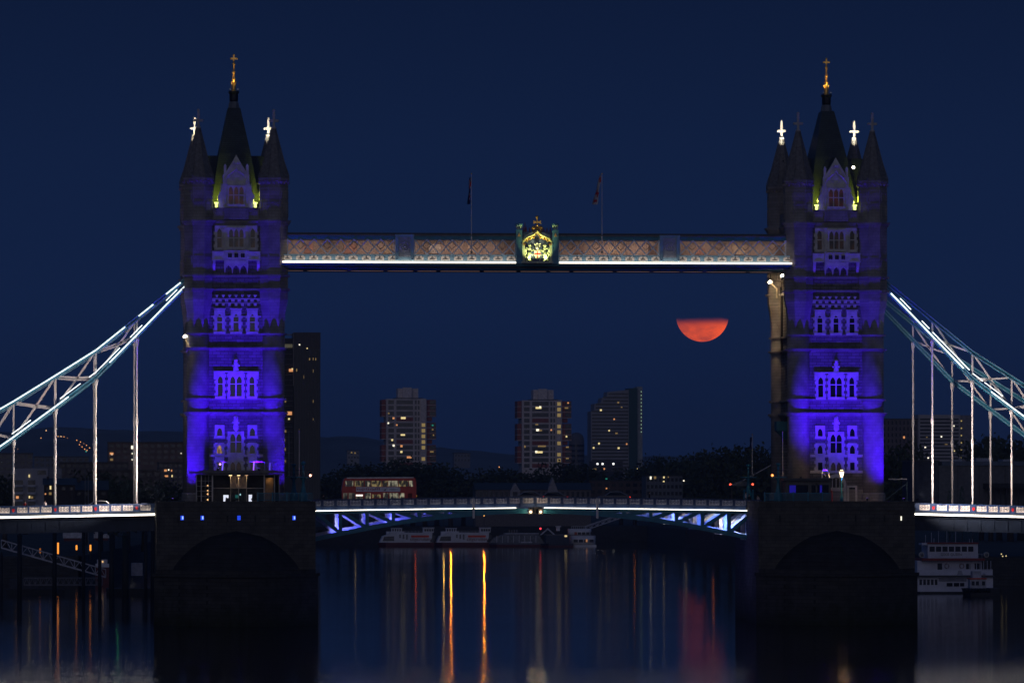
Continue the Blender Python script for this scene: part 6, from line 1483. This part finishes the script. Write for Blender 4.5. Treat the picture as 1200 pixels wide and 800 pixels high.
for k in range(8): B.box('window_post', M('boat_dull_white', (.50, .50, .55), .5), 582+k*6.6, 582.6+k*6.6, 627.5, 635.8, .52, .6)
B.box('rail', M('boat_dull_white', (.50, .50, .55), .5), 611, 624, 634.5, 636, .4, .55); B.box('roof_deck', M('boat_dull_white', (.50, .50, .55), .5), 592, 632, 624.6, 625.6, .4, 5.6)
for k in range(4): B.box('vent', grey, 597+k*3, 598.2+k*3, 620.6, 624.6, 2, 2.4)
B = Boat('dark blue work barge with a small lit cabin window', 650, 1785, None, 'barge'); B.hull(hullr, M('barge_navy', (.015, .02, .045), .5), 634, 672, 637); B.box('deckhouse', M('barge_house', (.03, .04, .07), .5), 640, 668, 627, 637, 1, 5); B.box('roof', grey, 639, 669, 626.2, 627, .8, 5.2)
B.box('lit_window', EM('barge_lamp', (1, .75, .35), .9), 662, 665, 626.9, 628.9, .9, 1.0); B.box('rail', M('boat_dull_white', (.50, .50, .55), .5), 647.5, 655, 638, 639, .7, .9); B.box('rail', M('boat_dull_white', (.50, .50, .55), .5), 657, 664, 638, 639, .7, .9)
b = MB(); b.plate([(B.x(634), B.z(627)), (B.x(643.5), B.z(618.5)), (B.x(653), B.z(627)), (B.x(650.8), B.z(627)), (B.x(643.5), B.z(620.6)), (B.x(636.2), B.z(627))], 4.6, 5.0); b.build('gable_frame', M('boat_dull_white', (.50, .50, .55), .5), B.t)
B.box('funnel', hullw, 653.5, 657.5, 617, 622, 4, 5); B.box('funnel_cap', hullw, 652.6, 659, 616.3, 617.4, 3.8, 5.2)
B = Boat('white two deck passenger boat with curved stern, right end of the moored row', 685, 1790, None, 'passenger_boat')
b = MB(); b.smooth = True; 
for y0, y1, p0, p1 in ((627.5, 638.5, 669, 699), (619.5, 627, 667, 694)): b.plan([(B.x(p0), 0), (B.x(p1-4), 0), (B.x(p1-1.2), .8), (B.x(p1), 2.6), (B.x(p1-1.2), 4.4), (B.x(p1-4), 5.2), (B.x(p0), 5.2)], B.z(y1), B.z(y0))
b.smooth = False; b.build('superstructure', hullw, B.t); B.hull(M('boat_black', (.015, .015, .02), .5), hullw, 664, 699, 638.4)
for k in range(4): B.box('window', bglass, 677+k*5, 680.8+k*5, 623.5, 626.3, -.06, .02); B.box('window', bglass, 672+k*6.2, 677+k*6.2, 632, 635.4, -.06, .02)
B.box('red_panel', M('boat_orange', (.42, .08, .04), .5), 673, 676, 623.4, 626.6, -.06, .02); B.box('lit_window', EM('boat_amber', (.8, .35, .15), .4), 686.5, 688.5, 631.8, 635, -.1, -.06)
b = MB()
for k in range(8): b.tube((B.x(670+k*2.4), 1, B.z(619.4)), (B.x(670+k*2.4), 1, B.z(616.6)), .05, 4)
b.bar((B.x(670), 1, B.z(616.6)), (B.x(688), 1, B.z(616.6)), .07, .07); b.build('railing', white, B.t)
def truss_gangway(px0, y0, px1, y1, Y, hpx, label, bays, m=None, grp=None):
    a = at(px0, y0, Y); c = at(px1, y1, Y); t = thing('gangway', label, 'gangway', a, 0, grp); d = c-a; hh = hpx*Y/F; up = Vector((0, 0, hh))
    b = MB()
    for yy in (0, 1.8):
        o = Vector((0, yy, 0)); b.bar(o, d+o, .16, .26); b.bar(o+up, d+o+up, .14, .2)
        for k in range(bays+1): p = d*(k/bays)+o; b.bar(p, p+up, .1, .12)
        for k in range(bays):
            p = d*(k/bays)+o; q = d*((k+1)/bays)+o; mid = (p+q)/2
            b.bar(p, mid+up, .08, .11); b.bar(mid+up, q, .08, .11)
    b.build('truss', m or M('gangway_pale', (.42, .42, .48), .5), t)
    b = MB(); b._add([(0, .1, .05), (d.x, .1, d.z+.05), (d.x, 1.7, d.z+.05), (0, 1.7, .05), (0, .1, .12), (d.x, .1, d.z+.12), (d.x, 1.7, d.z+.12), (0, 1.7, .12)], [(0, 1, 2, 3), (7, 6, 5, 4), (0, 4, 5, 1), (3, 2, 6, 7)]); b.build('walkway_deck', darkgrey, t)
truss_gangway(686, 621, 735, 604, 1800, 4.5, 'white lattice gangway rising right from the passenger boat', 7)
# paddle boat on the right
def paddle_boat():
    B = Boat('white three deck paddle boat with red deck edges lettered DIXIE QUEEN', 1122, 1010, None, 'paddle_boat'); wh = M('paddle_white', (.62, .62, .70), .5, 0, .12, .6, .02); rd = M('paddle_red', (.22, .025, .02), .5)
    B.hull(M('boat_black', (.015, .015, .02), .5), M('boat_black', (.015, .015, .02), .5), 1068, 1168, 694, 3, 9)
    B.box('lower_deck', wh, 1074, 1165, 676.4, 694, .6, 9); B.box('deck_edge', darkgrey, 1072, 1166, 674.6, 676.4, -.3, 9.3)
    B.box('middle_deck', wh, 1075, 1152, 657.5, 674.6, 1.0, 9); B.box('bulwark', wh, 1074, 1106, 668, 674.6, .1, .3); B.box('bulwark', wh, 1105, 1164, 668.5, 674.6, .0, .2)
    B.box('deck_edge', rd, 1079, 1154, 654.6, 657.5, -.4, 9.4)
    B.box('bridge_deck', wh, 1088, 1148, 637.5, 654.6, 1.4, 8.5); B.box('roof', rd, 1087, 1148.5, 636, 637.5, 1.0, 9); B.box('wing', wh, 1081, 1088, 636.5, 639, 1.5, 5)
    for k in range(7): B.box('window', bglass, 1090+k*7.7, 1096.2+k*7.7, 640.7, 646.8, 1.32, 1.4)
    text_mesh('DIXIE QUEEN', .62, .02, M('paddle_lettering', (.03, .03, .05), .5), 'lettering', B.t, (B.x(1116), 1.36, B.z(651.5)))
    for x0, x1, y0, y1 in ((1099, 1104.5, 660.5, 674), (1133, 1138.2, 661, 667.5), (1143.5, 1151, 660.5, 668)): B.box('doorway', bglass, x0, x1, y0, y1, .92, 1.0)
    for px in (1110, 1128):
        b = MB(); b.path([(B.x(px)+.38*cos(2*pi*i/12), .9, B.z(663.8)+.38*sin(2*pi*i/12)) for i in range(13)], .11, 6); b.build('lifebuoy', M('lifebuoy_paint', (.30, .24, .28), .6), B.t)
    for x0, x1 in ((1109.5, 1116.5), (1118, 1124.5), (1125.5, 1130.5)): B.box('window', bglass, x0, x1, 683.6, 687.8, .5, .6)
    B.box('side_panel', M('paddle_grey', (.22, .22, .27), .6), 1100, 1133, 678, 682, .5, .6)
    b = MB(); b.plate([(B.x(1121), B.z(675)), (B.x(1123), B.z(669)), (B.x(1126), B.z(669)), (B.x(1128), B.z(675))], -.6, 0); b.build('figurehead', M('figurehead_grey', (.33, .33, .38), .5), B.t)
    b = MB()
    for k in range(14): px = 1106+k*4.3; b.tube((B.x(px), .1, B.z(674.6)), (B.x(px), .1, B.z(657.5)), .05, 5)
    b.bar((B.x(1105), .05, B.z(667.9)), (B.x(1164), .05, B.z(667.9)), .06, .08); b.build('stanchion_rail', wh, B.t)
    b = MB()
    for k in range(16): px = 1082+k*4.6; b.tube((B.x(px), -.2, B.z(654.6)), (B.x(px), -.2, B.z(649.5)), .03, 4)
    b.bar((B.x(1081), -.2, B.z(649.5)), (B.x(1152), -.2, B.z(649.5)), .05, .05); b.build('bridge_rail', M('boat_dull_white', (.50, .50, .55), .5), B.t)
    for k in range(5): B.box('window', bglass, 1077+k*4.6, 1080+k*4.6, 679.5, 686, .52, .6)
    for px in (1080.5, 1158):
        b = MB(); b.lathe(0, 0, [(.48, 0), (.48, .9)], 14); b.v = [(vx+B.x(px), vz+1.2, vy+B.z(650.5)) for vx, vy, vz in b.v]; b.cur = 1; b.ball((B.x(px), 1.15, B.z(650.5)), .3, 8, 6); b.build('searchlight', [M('searchlight_ivory', (.42, .41, .36), .5), grey], B.t)
    for px, y in ((1087, 627), (1094, 624.5), (1102.5, 610), (1112.5, 613.5), (1123, 622), (1139.5, 632), (1143, 632), (1097, 631)):
        b = MB(); b.tube((B.x(px), 3, B.z(637)), (B.x(px), 3, B.z(y)), .05, 6); b.build('mast', M('boat_dull_white', (.50, .50, .55), .5), B.t)
    b = MB(); b.box(B.x(1107), B.x(1112), 2.98, 3.02, B.z(622), B.z(617)); b.cur = 1
    for k in range(2): b.box(B.x(1107), B.x(1112), 2.96, 3.04, B.z(618.6+k*2), B.z(618+k*2))
    b.build('ensign', [M('ensign_dull', (.12, .07, .10), .8), M('ensign_red', (.2, .02, .03), .8)], B.t)
paddle_boat()
B = Boat('small white tug with an orange roof stripe in front of the paddle boat', 1147, 992, None, 'tug'); wh = M('tug_white', (.42, .42, .47), .5)
B.hull(M('boat_black', (.015, .015, .02), .5), M('boat_black', (.015, .015, .02), .5), 1128, 1172, 690, 3, 4); B.box('cabin', wh, 1137.5, 1156.5, 679.4, 690, .8, 3.4); B.box('orange_stripe', M('tug_orange', (.62, .06, .015), .4), 1136.4, 1157, 678, 679.4, .6, 3.6); B.box('wheelhouse', wh, 1140.5, 1151, 670, 678, 1, 3)
for x0 in (1139, 1144.2, 1151.5): B.box('window', bglass, x0, x0+3.6, 681.8, 686.6, .72, .8)
b = MB(); b.ball((B.x(1154.5), 1.2, B.z(674)), .28, 8, 6); b.build('radar_dome', wh, B.t)
b = MB(); 
for k in range(6): b.ball((B.x(1133+k*5), -.1, B.z(692.5)), .42, 8, 6)
b.build('fender', black, B.t)
# left landing stage
GG = 'white lattice gangways on the left'
truss_gangway(1.5, 641.5, 124, 676, 1010, 9.0, 'long white lattice gangway sloping down towards the left pier', 10, None, GG)
truss_gangway(28, 685, 120, 685, 1018, 8, 'level dim lattice gangway low above the water at far left', 14, M('gangway_dim', (.14, .14, .17), .5), GG)
def pile(px, y_top, Y, w, label):
    p = at(px, 600, Y); z = H+(568-y_top)*Y/F; t = thing('mooring_pile', label, 'mooring pile', (p.x, Y, 0), 0, 'dark mooring piles by the left landing stage'); b = MB(); b.smooth = True; r = w*Y/F/2
    b.lathe(0, 0, [(r, -3), (r, z)], 14); b.build('shaft', M('pile_black', (.012, .012, .014), .7), t); b = MB(); b.lathe(0, 0, [(r*1.1, z), (r*1.1, z+.15), (.1, z+.6)], 14); b.build('cap', M('pile_black', (.012, .012, .014), .7), t)
for i, (px, y, w) in enumerate(((2, 650, 3), (23, 628, 5.5), (64, 626, 5), (98, 622, 4), (117, 620, 4), (131, 628, 6), (147, 628, 8), (171, 626, 4), (179, 622, 5))):
    pile(px, y, 1004+3*(i % 3), w, '%s dark mooring pile counting from the left edge' % ['first', 'second', 'third', 'fourth', 'fifth', 'sixth', 'seventh', 'eighth', 'ninth'][i])
t = thing('pontoon', 'black floating pontoon under the left gangways', 'pontoon', (at(70, 600, 1016).x, 1016, 0)); k = 1016/F; b = MB(); b.box(-62*k, 6*k, 0, 6, -.4, .9); b.build('float', M('pontoon_black', (.012, .012, .015), .6), t); b = MB(); b.box(55*k, 115*k, 0, 6, -.4, 1.0); b.build('float', M('pontoon_black', (.012, .012, .015), .6), t)
b = MB(); b.box(-58*k, -25*k, 2, 5, .9, 2.6); b.build('cabin', M('pontoon_cabin', (.03, .035, .055), .6), t); b = MB(); b.box(84*k, 97*k, 2, 5, 3.2, 4.9+.5); b.build('white_hut', M('hut_pale', (.30, .30, .36), .6), t)
B = Boat('pale small motor cruiser moored behind the left pier', 116, 1120, None, 'motor_cruiser'); B.box('hull', hullw, 112, 128, 660, 664, 0, 3); B.box('cabin', M('boat_dull_white', (.50, .50, .55), .5), 114, 126, 655, 660, .5, 2.5); B.box('lit_window', EM('cruiser_amber', (1, .6, .25), 1.0), 119.6, 121.3, 656.6, 658.4, .4, .5); B.box('keel', hullr, 112, 128, 664, B.yw+2, .2, 2.8)
B = Boat('dim white moored yachts far under the left side span', 92, 1500, None, 'yacht'); B.box('hull', M('boat_dull_white', (.50, .50, .55), .5), 74, 96, 624, 630, 0, 3); B.box('cabin', M('boat_dull_white', (.50, .50, .55), .5), 83, 92, 619, 624, .5, 2.5); B.box('keel', hullr, 75, 95, 630, B.yw+2, .2, 2.8); B.box('window', bglass, 84, 91, 620.5, 622.5, .4, .5)
B = Boat('dim white yacht with cabin far under the left side span, nearer the pier', 122, 1510, None, 'yacht'); B.box('hull', M('boat_dull_white', (.50, .50, .55), .5), 110, 128, 625, 630, 0, 3); B.box('cabin', M('boat_dull_white', (.50, .50, .55), .5), 111, 116, 619, 625, .5, 2.5); B.box('keel', hullr, 111, 127, 630, B.yw+2, .2, 2.8); B.box('window', bglass, 112, 115, 620.5, 622.5, .4, .5)
b = MB(); b.ball((0, 0, 0), .16, 8, 6); o = b.build('green_light', EM('green_lamp', (.1, 1, .35), 3), None, at(138, 618.7, 1003)); tag(o, 'small green light above the mooring piles left of the left pier', 'lamp')
b = MB(); b.ball((0, 0, 0), .30, 8, 6); o = b.build('red_light', EM('red_far', (1, .05, .08), 2), None, at(633.4, 619, 1770)); tag(o, 'small red light above the barge under the bridge middle', 'lamp')
t = thing('quay_light', 'pair of dim yellow lights on the dark bank right of the paddle boat', 'lamp', at(1176, 650, 1080))
for px, py in ((1173.5, 648.8), (1175, 651.4), (1179, 651)):
    b = MB(); b.ball(at(px, py, 1080)-at(1176, 650, 1080), .12, 8, 6); b.build('bulb', EM('dim_yellow_lamp', (1, .8, .4), .8), t)

# ------------------------------------------------------------------ sodium lamps whose light lies on the water
SOD = (1.0, .22, .014); so = EM('sodium_lantern', (1.0, .45, .10), 2.0)
for px, py, Y, en, col, lb in ((528.3, 604.5, 1840, 800, SOD, 'orange street lamp on the far quay, left of the two strongest'), (567.3, 602.5, 1840, 1100, SOD, 'orange street lamp on the far quay, right of the two strongest'), (520, 594, 1850, 90, (1, .62, .12), 'yellow street lamp on the far quay just left of the brightest pair'),
   (487, 594, 1850, 22, (1, .10, .03), 'red quay lamp behind the left cruise boat'), (416.5, 594, 1860, 5, (1, .8, .4), 'pale quay lamp near the left end of the bascule'), (743.5, 594, 1850, 9, SOD, 'small orange quay lamp left of the far trees'), (835.5, 594, 1500, 9, SOD, 'small orange quay lamp near the right pier'), (804, 594, 1700, 3, (1, .75, .4), 'small pale quay lamp below the far trees')):
    q = street_lamp(px, py, Y, 4.6, 0, col, lb, so if en > 1000 else EM('quay_lantern_dim', (1.0, .6, .25), .15), 'street lamps on the far quay', False, .35)
    hq = at(px, py, Y).z-4.6; lamp('beam', 'SPOT', (0, -.6, hq), en*1.0, col, q, (0, -20, hq-6), 100, .6, .25)
for px, y0, y1, lb in ((47, 642, 648, 'faint one left'), (68, 635.5, 648.6, 'tallest one'), (89.7, 638.5, 644, 'third from left'), (106, 638, 645, 'rightmost')):
    a = at(px, y1, 1130); c = at(px, y0, 1130); t = thing('quay_lamp', 'upright orange quay lamp under the left side span, %s' % lb, 'lamp', a, 0, 'orange quay lamps under the left side span')
    b = MB(); b.lathe(0, 0, [(.16, 0), (.16, c.z-a.z)], 8); b.build('tube_lamp', EM('orange_tube' if px > 50 else 'orange_tube_dim', (1, .30, .04), 1.6 if px > 50 else .25), t); b = MB(); b.box(-.12, .12, .17, .4, -max(.5, a.z-4.6), c.z-a.z); b.build('post', black, t)
# street lights scattered over the far hillside
HL = [(48, 513, 1), (54, 504.2, 3), (68, 511.2, 1), (71.5, 511.2, 3), (75, 511.6, 1), (79, 513, 2), (90, 515.6, 1), (94.3, 517.6, 1), (93, 520.8, 1), (98.2, 519.6, 2), (101.4, 521.5, 1), (96.2, 523.4, 1), (105, 524.5, 1), (99.3, 526, 1), (102, 527.4, 1), (100.8, 528.8, 4), (20.8, 526, 2), (747, 549, 0), (857, 543, 1), (585, 547, 1)]
for i, (px, py, c) in enumerate(HL):
    Y = 5200 if px < 200 else 2300; p = at(px, py, Y); r = .58*Y/F
    b = MB(); b.ball((0, 0, 0), r, 8, 6); o = b.build('hill_light', [EM('hill_yellow', (1, .75, .3), 1.6), EM('hill_orange', (1, .42, .13), 1.8), EM('hill_dim', (.5, .22, .10), .8), EM('hill_white', (1, .7, .4), 2.0), EM('hill_teal', (.05, .7, .55), 1.2)][c], None, p)
    tag(o, '%s street light on the dark far hillside' % ['small yellow', 'small orange', 'faint orange', 'bright pale', 'small teal'][c] if px < 200 else 'small %s light %s' % (['yellow', 'orange'][c], {747: 'right of the stepped office block', 857: 'in the trees left of the right tower', 585: 'between the two concrete tower blocks'}[px]), 'lamp', 'street lights on the far hillside' if px < 200 else None)

# ------------------------------------------------------------------ the moon
mm = bpy.data.materials.new('moon_glow'); mm.use_nodes = True; t = mm.node_tree; t.nodes.clear()
o_ = t.nodes.new('ShaderNodeOutputMaterial'); em = t.nodes.new('ShaderNodeEmission'); tr = t.nodes.new('ShaderNodeBsdfTransparent'); mx = t.nodes.new('ShaderNodeMixShader')
tcn = t.nodes.new('ShaderNodeTexCoord'); s_ = t.nodes.new('ShaderNodeSeparateXYZ'); t.links.new(tcn.outputs['Object'], s_.inputs[0])
YM = 42000; RM = 31.0*YM/F
def band(lo, hi, wav=0.0):
    r = t.nodes.new('ShaderNodeMapRange'); r.interpolation_type = 'SMOOTHSTEP'; r.inputs[1].default_value = lo; r.inputs[2].default_value = hi; r.inputs[3].default_value = 1; r.inputs[4].default_value = 0; return r
nz = t.nodes.new('ShaderNodeTexNoise'); nz.inputs['Scale'].default_value = 1.5; nz.inputs['Detail'].default_value = 5
mp = t.nodes.new('ShaderNodeMapping'); mp.inputs['Scale'].default_value = (1/RM, 1/RM, 2.6/RM); t.links.new(tcn.outputs['Object'], mp.inputs[0]); t.links.new(mp.outputs[0], nz.inputs['Vector'])
wv = t.nodes.new('ShaderNodeMath'); wv.operation = 'MULTIPLY_ADD'; wv.inputs[1].default_value = RM*.22; t.links.new(nz.outputs['Fac'], wv.inputs[0]); t.links.new(s_.outputs[2], wv.inputs[2])
bnd = band(-RM*.50, RM*.02); t.links.new(wv.outputs[0], bnd.inputs[0])
cr = t.nodes.new('ShaderNodeValToRGB'); cr.color_ramp.elements[0].position = .36; cr.color_ramp.elements[0].color = (.50, .062, .040, 1); cr.color_ramp.elements[1].position = .68; cr.color_ramp.elements[1].color = (1.0, .11, .034, 1)
lft = t.nodes.new('ShaderNodeMath'); lft.operation = 'MULTIPLY_ADD'; lft.inputs[1].default_value = .16/RM; t.links.new(s_.outputs[0], lft.inputs[0]); t.links.new(nz.outputs['Fac'], lft.inputs[2]); t.links.new(lft.outputs[0], cr.inputs[0])
t.links.new(cr.outputs[0], em.inputs[0]); em.inputs[1].default_value = 1.2
t.links.new(bnd.outputs[0], mx.inputs[0]); t.links.new(tr.outputs[0], mx.inputs[1]); t.links.new(em.outputs[0], mx.inputs[2]); t.links.new(mx.outputs[0], o_.inputs[0])
b = MB(); b.smooth = True; b.ball((0, 0, 0), RM, 64, 32); o = b.build('moon', mm, None, at(823, 369.5, YM)); tag(o, 'dull orange moon with its top hidden by dusk cloud', 'moon')

# ------------------------------------------------------------------ dusk air
hz = bpy.data.materials.new('dusk_haze'); hz.use_nodes = True; t = hz.node_tree; t.nodes.clear()
o_ = t.nodes.new('ShaderNodeOutputMaterial'); pv = t.nodes.new('ShaderNodeVolumePrincipled')
pv.inputs['Color'].default_value = (.62, .76, 1.0, 1); pv.inputs['Density'].default_value = 0.000065; pv.inputs['Anisotropy'].default_value = 0.2
t.links.new(pv.outputs[0], o_.inputs[1])
b = MB(); b.box(-12500, 12500, -240, 12000, -9, 150); tag(b.build('haze', hz), kind='stuff')
